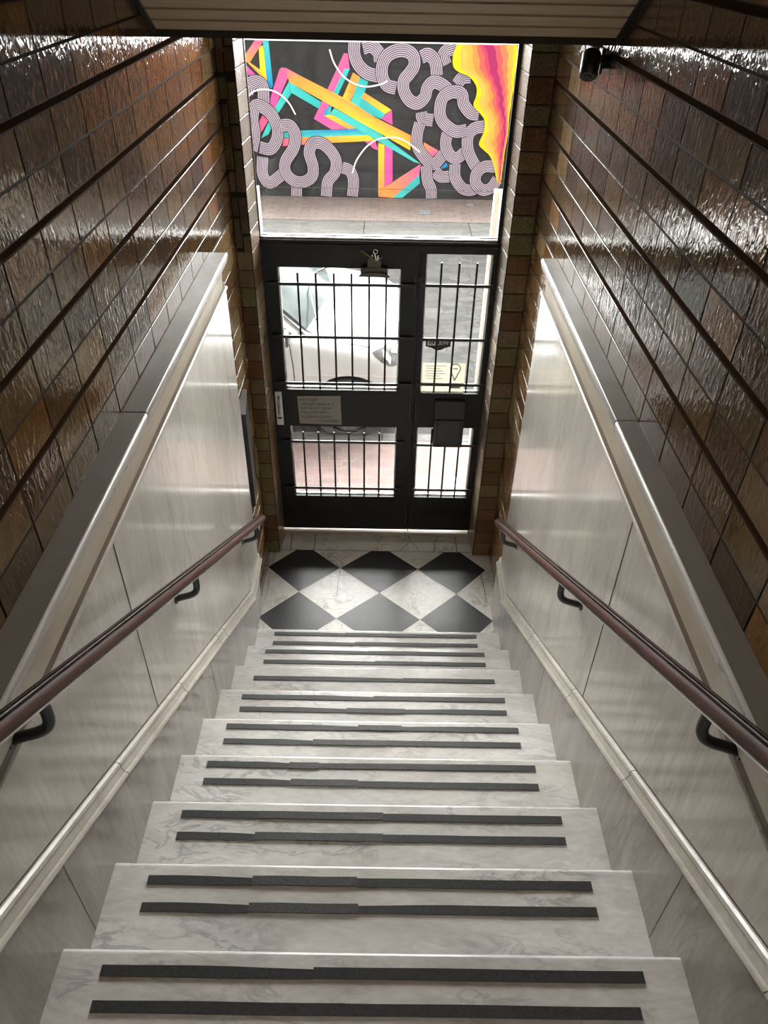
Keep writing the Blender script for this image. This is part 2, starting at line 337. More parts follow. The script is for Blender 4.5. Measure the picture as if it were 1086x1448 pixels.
# ---- slatted sloping ceiling
mb = MB(); cs = math.cos(math.atan(SL)); sn = math.sin(math.atan(SL))
def sp(x, s, h): return (x, -0.132 - s * cs - h * sn * -0 , 3.032 + s * sn + h)
pitch = 0.0622; k = 0; s = 0.0
mb.face([(XL, -0.13, 3.052), (XR, -0.13, 3.052), (XR, YB, soffit(YB) + 0.02), (XL, YB, soffit(YB) + 0.02)], 1)
mb.box((XL, YB, 6.45), (XR, -0.13, 6.6), 1)
while s < 5.4:
    a, b_ = s + 0.0065, s + pitch - 0.0065
    P = [sp(XL, a, 0), sp(XR, a, 0), sp(XR, b_, 0), sp(XL, b_, 0)]; Q = [(p[0], p[1], p[2] + 0.014) for p in P]
    mb.face(P, 0)
    for i in range(4): mb.face([P[i], P[(i + 1) % 4], Q[(i + 1) % 4], Q[i]], 0)
    s += pitch
# end lip and flat ceiling over the landing
mb.box((XL, -0.132, 3.014), (XR, -0.112, 3.10), 1)
mb.box((XL, -0.112, 3.085), (XR, 1.09, 3.2), 2)
ce = struct(mb.build('ceiling', [M['slat'], M['slat_gap'], M['plaster']]), 'sloping ceiling of narrow brown slats over the stairs')
for sx in (-1, 1):                       # black edge trims of the slatted ceiling
    x = XL + 0.006 if sx < 0 else XR - 0.006; mb = MB()
    mb.grid([[(x - sx * 0.014, -0.14 - t * cs, soffit(-0.14 - t * cs) - 0.012), (x, -0.14 - t * cs, soffit(-0.14 - t * cs) - 0.012), (x, -0.14 - t * cs, soffit(-0.14 - t * cs) + 0.012), (x - sx * 0.014, -0.14 - t * cs, soffit(-0.14 - t * cs) + 0.012)] for t in (0, 5.6)], 0, True)
    mb.build('edge_trim', M['black_iron'], ce)

# ---- landing floor with black diamonds
mb = MB()
mb.box((-0.76, -0.05, -0.12), (0.75, 1.10, 0.0), 0)
def flat(pts, z, mi): mb.face([(p[0], p[1], z) for p in pts], mi)
def diamond(cx, xl, xr, yc, yt, yb, ytc, ybc):
    tl = lambda y: xl + (cx - xl) * (y - yc) / (yt - yc); tr = lambda y: xr + (cx - xr) * (y - yc) / (yt - yc)
    bl = lambda y: xl + (cx - xl) * (y - yc) / (yb - yc); br = lambda y: xr + (cx - xr) * (y - yc) / (yb - yc)
    pts = [(xl, yc)]
    pts += [(bl(ybc), ybc), (br(ybc), ybc)] if ybc > yb else [(cx, yb)]
    pts += [(xr, yc)]
    pts += [(tr(ytc), ytc), (tl(ytc), ytc)] if ytc < yt else [(cx, yt)]
    big = [(cx + (p[0] - cx) * 1.025, yc + (p[1] - yc) * 1.03) for p in pts]
    flat(big, 0.0008, 1); flat(pts, 0.0016, 2)
xs = [-0.728, -0.256, 0.251, 0.694]; cx = [-0.505, 0.003, 0.488]
for i in range(3):
    diamond(cx[i], xs[i], xs[i + 1], 0.695, 0.925, 0.471, 0.868, 0.0)
    diamond(cx[i], xs[i], xs[i + 1], 0.245, 0.471, 0.02, 1.0, 0.03)
def crack(pts, w=0.0022, mi=3):
    for a, b_ in zip(pts, pts[1:]):
        a, b_ = Vector((*a, 0)), Vector((*b_, 0)); n = Vector((0, 0, 1)).cross(b_ - a).normalized() * w
        flat([a - n, b_ - n, b_ + n, a + n], 0.0021, mi)
crack([(-0.742, 0.868), (0.735, 0.868)], 0.0018); crack([(-0.735, 0.845), (-0.735, 0.03)], 0.002)
crack([(0.655, 0.66), (0.668, 0.52), (0.672, 0.4)]); crack([(-0.70, 0.86), (-0.70, 0.72)], 0.0012); crack([(-0.705, 0.6), (-0.703, 0.42)], 0.0012)
for x in (-0.60, -0.44, 0.52): crack([(x, 0.868), (x - 0.004, 1.03)], 0.0025)
crack([(0.20, 1.03), (0.205, 0.97), (0.165, 0.92), (0.14, 0.875)], 0.0022); crack([(0.21, 0.97), (0.25, 0.92), (0.26, 0.87)], 0.0016)
crack([(0.40, 1.03), (0.37, 0.96), (0.375, 0.9), (0.36, 0.87)], 0.0022); crack([(-0.44, 0.94), (-0.36, 0.93), (-0.25, 0.95)], 0.001)
crack([(-0.256, 0.68), (-0.258, 0.6), (-0.262, 0.56), (-0.265, 0.43)], 0.0014); crack([(-0.265, 0.43), (-0.29, 0.44)], 0.002)
crack([(0.012, 0.87), (0.013, 0.92), (0.05, 0.96)], 0.001); crack([(-0.44, 0.87), (-0.47, 0.9)], 0.002)
fl = struct(mb.build('floor', [M['white_marble'], M['pale_joint'], M['black_marble'], M['joint']]), 'landing floor of white marble with six black diamond tiles')

# ---- door sill
mb = MB(); mb.box((-0.70, 1.03, -0.1), (0.66, 1.16, 0.027)); struct(mb.build('trim_1', M['sill'], bevel=0.004), 'worn brownish marble sill under the street door')

# ---- marble dado with ledge, one per side
def dado(name, sx, joint_y, y_end, cap_end, label):
    X = lambda a: sx * a
    wall = abs(XL if sx < 0 else XR)
    prof = [(wall, 0.0), (wall, 2.03), (0.706, 2.03), (0.700, 2.018), (0.700, 0.0)]
    mb = MB(); mb.prism([(X(a), z) for a, z in prof], -3.9, 0.02, 0); mb.prism([(X(a), max(z, 0.395)) for a, z in prof], 0.02, y_end, 0)
    d = mb.build(name, [M['dado']]); struct(d, label)
    mb = MB()                                       # bead on the panel's top edge
    bp = [(0.703 - 0.010 * math.sin(a), 2.0285 + 0.0085 * math.cos(a)) for a in [math.pi * j / 8 for j in range(9)]]
    mb.prism([(X(0.73), 2.037)] + [(X(a), z) for a, z in bp] + [(X(0.73), 2.02)], -3.9, y_end + 0.01, 0); mb.build('bead', M['mould'], d, smooth=True)
    mb = MB()                                       # recessed brown band under the ledge
    mb.prism([(X(wall), 2.037), (X(wall), 2.066), (X(0.698), 2.066), (X(0.698), 2.037)], -3.9, y_end - 0.02, 0); mb.build('shadow_band', M['band'], d)
    mb = MB()                                       # cove
    cv = [(0.700, 2.058), (0.693, 2.068), (0.690, 2.11), (0.688, 2.135), (0.684, 2.150)]
    mb.prism([(X(wall), 2.058)] + [(X(a), z) for a, z in cv] + [(X(wall), 2.15)], -3.9, cap_end - 0.06, 0); mb.build('cove', M['cove'], d, smooth=True)
    mb = MB()                                       # ledge
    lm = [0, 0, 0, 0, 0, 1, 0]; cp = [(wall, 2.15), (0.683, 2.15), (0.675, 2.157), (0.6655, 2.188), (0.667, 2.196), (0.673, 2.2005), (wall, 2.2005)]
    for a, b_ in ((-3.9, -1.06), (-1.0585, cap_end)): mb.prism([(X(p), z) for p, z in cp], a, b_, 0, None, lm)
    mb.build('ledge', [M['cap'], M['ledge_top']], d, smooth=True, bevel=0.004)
    mb = MB()                                       # vertical slab joint
    for j in joint_y: mb.box((X(0.6985), j - 0.0012, 0.0), (X(0.7005), j + 0.0012, 2.02))
    mb.build('slab_joint', M['joint'], d)
    return d
dado('trim_2', -1, [-1.415, -3.1], 0.30, 0.265, 'left cream marble dado under a horizontal marble ledge')
dado('trim_3', 1, [-1.29, -3.0], 0.30, 0.265, 'right cream marble dado under a horizontal marble ledge')

# ---- plinths following the flight, with their double-ridged moulding
def plinth(name, sx, xf, kink_y, end_y, zflat, label):
    """raking top z = 1.02-0.606*(y+1) on the flight, level beside the landing"""
    X = lambda a: sx * a
    top = lambda y: 1.012 - 0.6146 * (y + 1)
    ky = -1 + (1.012 - zflat) / 0.6146
    mb = MB()
    st = [(-4.3, top(-4.3)), (ky, zflat), (end_y, zflat)]
    a, b_ = [], []
    # flight part sits at 0.68, landing part slightly further out
    prof = lambda y, zt, x0: [(X(0.715), y, -0.05), (X(x0), y, -0.05), (X(x0), y, zt), (X(0.715), y, zt)]
    def block(mb, y0, z0, y1, z1, x0):
        base0 = max(-0.05, z0 - 0.6)
        xw = 0.738 if x0 > 0.68 else 0.712
        r0 = [(X(xw), y0, base0 - .3), (X(x0), y0, base0 - .3), (X(x0), y0, z0), (X(xw), y0, z0)]
        r1 = [(X(xw), y1, max(-0.05, z1 - 0.6)), (X(x0), y1, max(-0.05, z1 - 0.6)), (X(x0), y1, z1), (X(xw), y1, z1)]
        mb.grid([r0, r1], 0, True); mb.face(r0, 0); mb.face(r1, 0)
    block(mb, -4.3, top(-4.3), ky, zflat, 0.679); block(mb, ky, zflat, end_y, zflat, xf)
    o = mb.build(name, [M['plinth']]); struct(o, label)
    mb = MB()                                        # moulding: lower ridge, flat, upper ridge
    def sect(y, z, x0, k):   # k: stretch of vertical offsets along the rake
        q = [(0.712, -0.004), (x0 - 0.002, -0.004), (x0 - 0.0075, 0.000), (x0 - 0.0085, 0.006), (x0 - 0.005, 0.0125), (x0 + 0.002, 0.0135), (x0 + 0.002, 0.0165), (x0 + 0.0085, 0.036), (x0 + 0.0085, 0.040), (x0 + 0.0055, 0.045), (x0 + 0.009, 0.053), (x0 + 0.016, 0.057), (0.715, 0.057)]
        return [(X(p), y, z + h * k) for p, h in q]
    rows = [sect(-4.3, top(-4.3), 0.679, 1.0), sect(ky - 0.002, zflat + 0.001, 0.679, 1.0)]
    mb.grid(rows, 0, True); mb.face(rows[0]); mb.face(rows[1])
    rows = [sect(ky + 0.001, zflat, 0.686, 0.85), sect(end_y, zflat, 0.692, 0.85)]
    mb.grid(rows, 0, True); mb.face(rows[0]); mb.face(rows[1])
    m_ = mb.build('moulding', [M['mould']], o, smooth=True, angle=0.35)
    mb = MB()                                        # dark seams above and below the moulding
    for h0, h1, xx in ((-0.009, -0.0035, 0.6782), (0.0575, 0.0615, 0.6992)):
        q = [(X(0.7005), h0), (X(xx), h0), (X(xx), h1), (X(0.7005), h1)]
        rows = [[(x_, y_, top(y_) + h_) for x_, h_ in q] for y_ in (-4.3, ky)]; mb.grid(rows, 0, True); mb.face(rows[0]); mb.face(rows[1])
    mb.build('moulding_seam', [M['joint']], o)
    mb = MB()
    for y in (-0.62, -0.72, -1.22, -1.75, -2.4):
        rows = [sect(y - 0.0012, top(y) , 0.6782, 1.0), sect(y + 0.0012, top(y), 0.6782, 1.0)]
        mb.grid(rows, 0, True)
    mb.build('moulding_joint', [M['joint']], o)
    mb = MB()
    for y in (-0.9, -2.1): mb.box((X(0.6784), y - 0.001, top(y) - 0.45), (X(0.68), y + 0.001, top(y)))
    mb.build('slab_joint', [M['joint']], o)
    return o
plinth('baseboard_left', -1, 0.716, -0.03, 0.34, 0.385, 'grey marble plinth climbing the left side of the stairs')
plinth('baseboard_right', 1, 0.692, -0.03, 0.355, 0.375, 'grey marble plinth climbing the right side of the stairs')

# ---- tiled pilasters either side of the street door
def pilaster(name, sx, xo, xi, xd, broken, label):
    mb = MB(); yf, yd = 0.845, 1.035
    P = [(xo, yf), (xi, yf), (xd, yd), (xo, yd)]
    mb.grid([[(x, y, z) for x, y in P] for z in (0, 3.09)], 0, True)
    OL = [(0.20, 0.145, 0.07), (0.16, 0.078, 0.032), (0.23, 0.175, 0.085), (0.125, 0.058, 0.025)]
    z = 0.0; k = 0
    while z < 3.05:
        h = 0.1 + random.uniform(-0.012, 0.012); z1 = min(z + h, 3.085); g = 0.0025
        col = lambda: tuple(c_ * random.uniform(0.85, 1.12) for c_ in (OL[(k + (k // 3)) % 2 * 1] if random.random() < 0.75 else random.choice(OL)))
        spans = [(min(xo, xi), max(xo, xi))]
        if broken and z > 1.95:
            mx = spans[0][0] + (spans[0][1] - spans[0][0]) * random.uniform(0.42, 0.52); spans = [(spans[0][0], mx), (mx, spans[0][1])]
        for a, b_ in spans:
            j = random.uniform(-0.004, 0.004) if broken and z > 1.95 else 0
            zz = z + (random.uniform(-0.02, 0.02) if broken and z > 1.95 else 0)
            cc = tuple(c_ * 0.7 for c_ in col()) if broken and z > 1.95 else col()
            add_tile(mb, [(a + g, yf + j, zz + g), (b_ - g, yf + j, zz + g), (b_ - g, yf + j, zz + (z1 - z) - g), (a + g, yf + j, zz + (z1 - z) - g)], cc, (0, -1, 0), 0.006, 0.005)
        z = z1; k += 1
    z = 0.0
    while z < 3.05:
        z1 = min(z + 0.1, 3.085); n = Vector((yd - yf, -(xd - xi), 0)).normalized() * (1 if sx < 0 else -1)
        if n.x * sx > 0: n = -n
        pts = [(xi, yf + 0.003, z + 0.002), (xd, yd, z + 0.002), (xd, yd, z1 - 0.002), (xi, yf + 0.003, z1 - 0.002)]
        if sx > 0: pts = [pts[1], pts[0], pts[3], pts[2]]
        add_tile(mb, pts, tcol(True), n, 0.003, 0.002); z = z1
    return struct(mb.build(name, [M['grout'], M['carved']], paint=True), label)
pilaster('trim_4', -1, XL, -0.668, -0.656, True, 'left tiled pilaster beside the street door, chipped near its top')
pilaster('trim_5', 1, XR, 0.621, 0.610, False, 'right tiled pilaster beside the street door')

# ---- facade wall outside (holds the doorway)
mb = MB()
mb.box((-14, 1.09, -0.2), (-0.71, 1.30, 12.0)); mb.box((0.66, 1.09, -0.2), (14, 1.30, 12.0)); mb.box((-0.71, 1.09, 3.09), (0.66, 1.30, 12.0))
struct(mb.build('wall_front', [M['render']]))
mb = MB(); mb.box((-0.715, 1.30, -0.03), (-0.69, 1.36, 2.16)); mb.box((-0.715, 1.10, -0.03), (-0.676, 1.30, 2.2)); struct(mb.build('trim_6', M['jamb']), 'cream outer jamb left of the street door')
mb = MB(); mb.box((0.588, 1.30, -0.03), (0.665, 1.36, 2.19)); mb.box((0.612, 1.10, -0.03), (0.665, 1.30, 2.2)); struct(mb.build('trim_7', M['jamb']), 'cream outer jamb right of the street door')

# ---- black steel door frame
mb = MB(); y0, y1 = 1.03, 1.09
mb.box((-0.71, y0, 0.0), (-0.664, y1, 3.09)); mb.box((0.604, y0, 0.0), (0.66, y1, 3.09))
mb.box((-0.664, y0, 1.956), (0.604, y1, 2.006)); mb.box((-0.664, y0, 3.045), (0.604, y1, 3.09))
mb.box((-0.664, y0 - 0.008, 1.975), (0.604, y0, 1.99)); mb.box((0.186, y0 + 0.01, 0.04), (0.194, y1, 1.956))
struct(mb.build('trim_8', M['black_metal'], bevel=0.003), 'black steel frame around the street door and its transom')

def frame_panel(mb, x0, x1, z0, z1, holes, ya, yb):
    """flat steel panel with rectangular holes"""
    xs_ = sorted({x0, x1, *[h[0] for h in holes], *[h[1] for h in holes]}); zs_ = sorted({z0, z1, *[h[2] for h in holes], *[h[3] for h in holes]})
    for a, b_ in zip(zs_, zs_[1:]):
        run = None
        for c_, d in zip(xs_, xs_[1:]):
            mx_, mz_ = (c_ + d) / 2, (a + b_) / 2
            hole = any(h[0] < mx_ < h[1] and h[2] < mz_ < h[3] for h in holes)
            if not hole: run = (run[0], d) if run else (c_, d)
            if (hole or d == xs_[-1]) and run: mb.box((run[0], ya, a), (run[1], yb, b_)); run = None
def bead_rim(name, h, y, parent):
    mb = MB(); x0, x1, z0, z1 = h; w = 0.008
    for a, b_ in (((x0, y, z0), (x0 + w, y + 0.01, z1)), ((x1 - w, y, z0), (x1, y + 0.01, z1)), ((x0, y, z0), (x1, y + 0.01, z0 + w)), ((x0, y, z1 - w), (x1, y + 0.01, z1))): mb.box(a, b_)
    return mb.build(name, M['steel'], parent)
def pane(h, y, parent):
    mb = MB(); mb.box((h[0] + 0.001, y, h[2] + 0.001), (h[1] - 0.001, y + 0.005, h[3] - 0.001)); return mb.build('glass_pane', M['glass'], parent)
def bars(parent, xs_, zb, zt, hz, hx0, hx1, y):
    for x in xs_:
        mb = MB(); mb.tube([(x, y, zb), (x, y, zt)], 0.0058, seg=8); mb.build('vertical_bar', M['black_iron'], parent, smooth=True)
    for z in hz:
        mb = MB(); mb.box((hx0, y - 0.013, z - 0.0085), (hx1, y - 0.005, z + 0.0085)); mb.build('cross_bar', M['black_iron'], parent)
# hinged leaf
HU = (-0.575, 0.090, 1.118, 1.856); HL = (-0.567, 0.092, 0.325, 0.865)
door = empty('door_1', (-0.24, 1.05, 0)); struct(door, 'black steel street door leaf with two barred glass panes')
mb = MB(); frame_panel(mb, -0.662, 0.185, 0.048, 1.952, [HU, HL], 1.045, 1.085); mb.build('leaf', M['black_metal'], door)
for h in (HU, HL): pane(h, 1.066, door); bead_rim('glazing_bead', h, 1.072, door)
bars(door, [-0.468, -0.370, -0.272, -0.177, -0.081, 0.012], 1.125, 1.83, (1.77, 1.463, 1.168), -0.63, 0.17, 1.040)
bars(door, [-0.488, -0.394, -0.296, -0.205, -0.109, -0.014], 0.328, 0.825, (0.76, 0.402), -0.62, 0.14, 1.040)
mb = MB(); mb.box((-0.645, 1.037, 0.873), (-0.603, 1.045, 1.103)); hp = mb.build('handle_plate', M['steel'], door, bevel=0.003)
mb = MB(); mb.tube([(-0.622, 1.04, 1.075), (-0.622, 1.022, 1.068), (-0.622, 1.014, 1.04), (-0.624, 1.014, 0.98), (-0.624, 1.022, 0.955), (-0.624, 1.04, 0.95)], 0.0075, seg=10); mb.build('pull_grip', M['chrome'], hp, smooth=True)
mb = MB(); mb.box((-0.637, 1.034, 0.918), (-0.612, 1.038, 0.930)); mb.build('key_slot', M['black_iron'], hp)
for z0, z1 in ((0.92, 1.045), (0.09, 0.24), (1.70, 1.82)):
    mb = MB(); mb.tube([(0.187, 1.037, z0), (0.187, 1.037, z1)], 0.010, seg=10); mb.box((0.165, 1.041, z0), (0.21, 1.046, z1)); mb.build('hinge', M['black_iron'], door, smooth=True)
# fixed sidelight
SU = (0.224, 0.577, 1.106, 1.940); SLo = (0.219, 0.570, 0.327, 0.868)
win = empty('window_1', (0.40, 1.05, 0)); struct(win, 'narrow fixed black steel sidelight right of the door leaf')
mb = MB(); frame_panel(mb, 0.195, 0.606, 0.048, 1.954, [SU, SLo], 1.045, 1.085); mb.build('panel', M['black_metal'], win)
for h in (SU, SLo): pane(h, 1.066, win); bead_rim('glazing_bead', h, 1.072, win)
bars(win, [0.306, 0.401, 0.496], 1.115, 1.897, (1.774, 1.460, 1.174), 0.205, 0.60, 1.040)
bars(win, [0.312, 0.399, 0.486], 0.335, 0.86, (0.748, 0.400), 0.205, 0.60, 1.040)
# transom
tw = empty('window_2', (-0.03, 1.06, 2.006)); struct(tw, 'large clear transom window above the street door')
h = (-0.664, 0.604, 2.006, 3.045)
mb = MB(); mb.box((h[0], 1.066, h[2]), (h[1], 1.072, h[3])); mb.build('glass_pane', M['glass'], tw)
mb = MB(); w = 0.014
for a, b_ in (((-0.664, 1.045, 2.006), (-0.65, 1.066, 3.045)), ((0.59, 1.045, 2.006), (0.604, 1.066, 3.045))): mb.box(a, b_)
mb.build('side_bead', M['black_metal'], tw)
mb = MB(); mb.box((-0.65, 1.05, 2.006), (0.59, 1.066, 2.016)); mb.box((-0.65, 1.073, 2.006), (0.59, 1.09, 2.02)); mb.build('sill_bead', M['steel'], tw)

# ================================================================== STREET
mb = MB(); mb.box((-7, 1.16, -0.25), (7, 2.28, -0.03)); mb.box((-0.71, 1.09, -0.25), (0.66, 1.17, -0.03)); struct(mb.build('pavement', M['paver']), 'near pavement of pale pink pavers outside the door')
mb = MB()
for i in range(14): mb.box((-7 + i + 0.004, 2.28, -0.25), (-6 + i - 0.004, 2.40, -0.028))
struct(mb.build('kerb', M['kerb'], bevel=0.01), 'near grey kerb between pavement and road')
mb = MB(); mb.box((-9, 2.38, -0.3), (9, 7.5, -0.10)); struct(mb.build('road', M['road']), 'grey cobbled road across the doorway')
mb = MB()
for i in range(12): mb.box((-9.3 + 1.5 * i + 0.0015, 7.45, -0.3), (-7.8 + 1.5 * i - 0.0015, 8.15, -0.052))
struct(mb.build('far_kerb', M['kerb'], bevel=0.015), 'broad weathered kerb strip across the road')
mb = MB(); mb.box((-9, 8.15, -0.3), (9, 9.6, -0.05)); struct(mb.build('far_pavement', M['far_paver']), 'far pavement of faded pink pavers below the mural')

# ---- mural outlines (x, z) on the wall across the road
POLYS=[([(-1.862,2.018),(-1.739,2.013),(-1.956,1.75),(-2.05,1.805)],[(0.83,0.13,0.3),(0.83,0.13,0.3),(0.93,0.33,0.07),(0.93,0.33,0.07)]),
([(-2.05,1.805),(-1.956,1.75),(-1.732,1.606),(-1.731,1.505)],[(0.93,0.33,0.07),(0.93,0.33,0.07),(0.95,0.62,0.03),(0.93,0.33,0.07)]),
([(-1.815,1.93),(-1.754,1.962),(-1.723,1.606),(-1.731,1.508),(-1.82,1.666)],[(0.95,0.62,0.03),(0.95,0.62,0.03),(0.95,0.62,0.03),(0.95,0.62,0.03),(0.95,0.62,0.03)]),
([(-1.75,2.013),(-1.672,2.015),(-1.65,1.469),(-1.681,1.424),(-1.734,1.467)],[(0.07,0.55,0.52),(0.07,0.55,0.52),(0.02,0.25,0.55),(0.02,0.25,0.55),(0.02,0.25,0.55)]),
([(-2.018,1.722),(-1.891,1.603),(-1.994,1.589)],[(0.72,0.1,0.38),(0.72,0.1,0.38),(0.72,0.1,0.38)]),
([(-1.542,1.67),(-1.507,1.697),(-1.457,1.691),(-1.396,1.628),(-1.649,1.176),(-1.739,1.225)],[(0.83,0.13,0.3),(0.83,0.13,0.3),(0.83,0.13,0.3),(0.83,0.13,0.3),(0.72,0.1,0.38),(0.72,0.1,0.38)]),
([(-1.734,1.242),(-1.634,1.176),(-1.893,0.825),(-1.933,0.93)],[(0.83,0.13,0.3),(0.83,0.13,0.3),(0.83,0.13,0.3),(0.83,0.13,0.3)]),
([(-1.418,1.522),(-1.383,1.382),(-1.601,1.112),(-1.653,1.172)],[(0.07,0.55,0.52),(0.04,0.45,0.45),(0.07,0.55,0.52),(0.07,0.55,0.52)]),
([(-1.649,1.176),(-1.601,1.112),(-1.767,0.827),(-1.878,0.772)],[(0.07,0.55,0.52),(0.07,0.55,0.52),(0.07,0.55,0.52),(0.07,0.55,0.52)]),
([(-0.621,1.887),(-0.561,1.88),(-0.545,1.693),(-0.931,1.099),(-1.081,1.045),(-0.867,1.432)],[(0.83,0.13,0.3),(0.83,0.13,0.3),(0.72,0.1,0.38),(0.72,0.1,0.38),(0.83,0.13,0.3),(0.83,0.13,0.3)]),
([(-0.615,1.692),(-0.537,1.698),(-0.734,1.335),(-0.79,1.384)],[(0.07,0.55,0.52),(0.07,0.55,0.52),(0.04,0.45,0.45),(0.04,0.45,0.45)]),
([(-0.91,1.172),(-0.813,1.241),(-0.836,1.101),(-0.935,1.096)],[(0.02,0.25,0.55),(0.04,0.45,0.45),(0.07,0.55,0.52),(0.02,0.25,0.55)]),
([(-0.495,1.651),(-0.393,1.596),(-0.556,1.245),(-0.669,1.294)],[(0.93,0.33,0.07),(0.93,0.33,0.07),(0.93,0.33,0.07),(0.95,0.62,0.03)]),
([(-0.403,1.588),(-0.272,1.557),(-0.423,1.171),(-0.556,1.22)],[(0.04,0.45,0.45),(0.04,0.45,0.45),(0.07,0.55,0.52),(0.07,0.55,0.52)]),
([(-0.334,1.403),(0.062,1.184),(-0.025,1.129),(-0.385,1.336)],[(0.93,0.33,0.07),(0.95,0.62,0.03),(0.95,0.62,0.03),(0.93,0.33,0.07)]),
([(-0.381,1.329),(-0.025,1.129),(-0.09,1.061),(-0.423,1.18)],[(0.04,0.45,0.45),(0.07,0.55,0.52),(0.04,0.45,0.45),(0.04,0.45,0.45)]),
([(0.068,1.184),(0.083,0.986),(-0.09,1.068)],[(0.72,0.1,0.38),(0.72,0.1,0.38),(0.72,0.1,0.38)]),
([(-1.081,1.049),(-0.931,1.099),(-0.531,0.928),(-0.822,0.91)],[(0.72,0.1,0.38),(0.72,0.1,0.38),(0.83,0.13,0.3),(0.83,0.13,0.3)]),
([(-0.932,1.094),(-0.816,1.108),(-0.434,0.934),(-0.57,0.918)],[(0.95,0.62,0.03),(0.95,0.62,0.03),(0.93,0.33,0.07),(0.93,0.33,0.07)]),
([(-1.55,0.875),(-1.287,0.888),(-0.861,0.904),(-0.434,0.929),(-0.27,0.844),(-0.825,0.811),(-1.292,0.796),(-1.556,0.786)],[(0.07,0.55,0.52),(0.07,0.55,0.52),(0.02,0.25,0.55),(0.02,0.25,0.55),(0.07,0.55,0.52),(0.02,0.25,0.55),(0.07,0.55,0.52),(0.07,0.55,0.52)]),
([(-1.556,0.778),(-1.292,0.795),(-0.27,0.844),(-0.172,0.769),(-0.827,0.728),(-1.564,0.67)],[(0.83,0.13,0.3),(0.93,0.33,0.07),(0.95,0.62,0.03),(0.95,0.62,0.03),(0.93,0.33,0.07),(0.83,0.13,0.3)]),
([(-0.328,0.754),(-0.172,0.775),(-0.126,0.641),(-0.188,0.655)],[(0.72,0.1,0.38),(0.72,0.1,0.38),(0.83,0.13,0.3),(0.83,0.13,0.3)]),
([(-0.127,0.741),(-0.034,0.714),(-0.024,0.107),(-0.118,-0.017)],[(0.95,0.62,0.03),(0.95,0.62,0.03),(0.93,0.33,0.07),(0.93,0.33,0.07)]),
([(-0.03,0.714),(0.091,0.65),(0.101,0.199),(-0.02,0.107)],[(0.72,0.1,0.38),(0.72,0.1,0.38),(0.72,0.1,0.38),(0.72,0.1,0.38)]),
([(-0.835,1.122),(-0.776,1.194),(-0.179,0.916),(0.523,0.46),(0.417,0.484)],[(0.07,0.55,0.52),(0.07,0.55,0.52),(0.04,0.45,0.45),(0.07,0.55,0.52),(0.07,0.55,0.52)]),
([(-1.412,1.52),(-0.96,1.269),(-1.005,1.184),(-1.387,1.379)],[(0.07,0.55,0.52),(0.04,0.45,0.45),(0.04,0.45,0.45),(0.07,0.55,0.52)]),
([(-1.457,1.696),(-1.213,1.582),(-0.565,1.299),(-0.181,1.085),(0.376,0.843),(0.355,0.645),(-0.183,0.911),(-1.413,1.517)],[(0.83,0.13,0.3),(0.93,0.33,0.07),(0.95,0.62,0.03),(0.93,0.33,0.07),(0.93,0.33,0.07),(0.95,0.62,0.03),(0.95,0.62,0.03),(0.93,0.33,0.07)]),
([(-0.118,-0.029),(-0.024,0.107),(0.527,0.46),(0.509,0.303),(0.107,-0.043)],[(0.93,0.33,0.07),(0.93,0.33,0.07),(0.83,0.13,0.3),(0.83,0.13,0.3),(0.93,0.33,0.07)]),
([(0.107,-0.043),(0.509,0.303),(0.525,0.177),(0.257,-0.041)],[(0.07,0.55,0.52),(0.04,0.45,0.45),(0.04,0.45,0.45),(0.07,0.55,0.52)]),
([(0.556,0.762),(0.793,0.643),(0.694,0.56),(0.555,0.645)],[(0.93,0.33,0.07),(0.83,0.13,0.3),(0.83,0.13,0.3),(0.93,0.33,0.07)]),
([(0.829,0.407),(0.917,0.492),(0.936,0.425),(0.85,0.394)],[(0.02,0.25,0.55),(0.02,0.25,0.55),(0.02,0.25,0.55),(0.02,0.25,0.55)])]
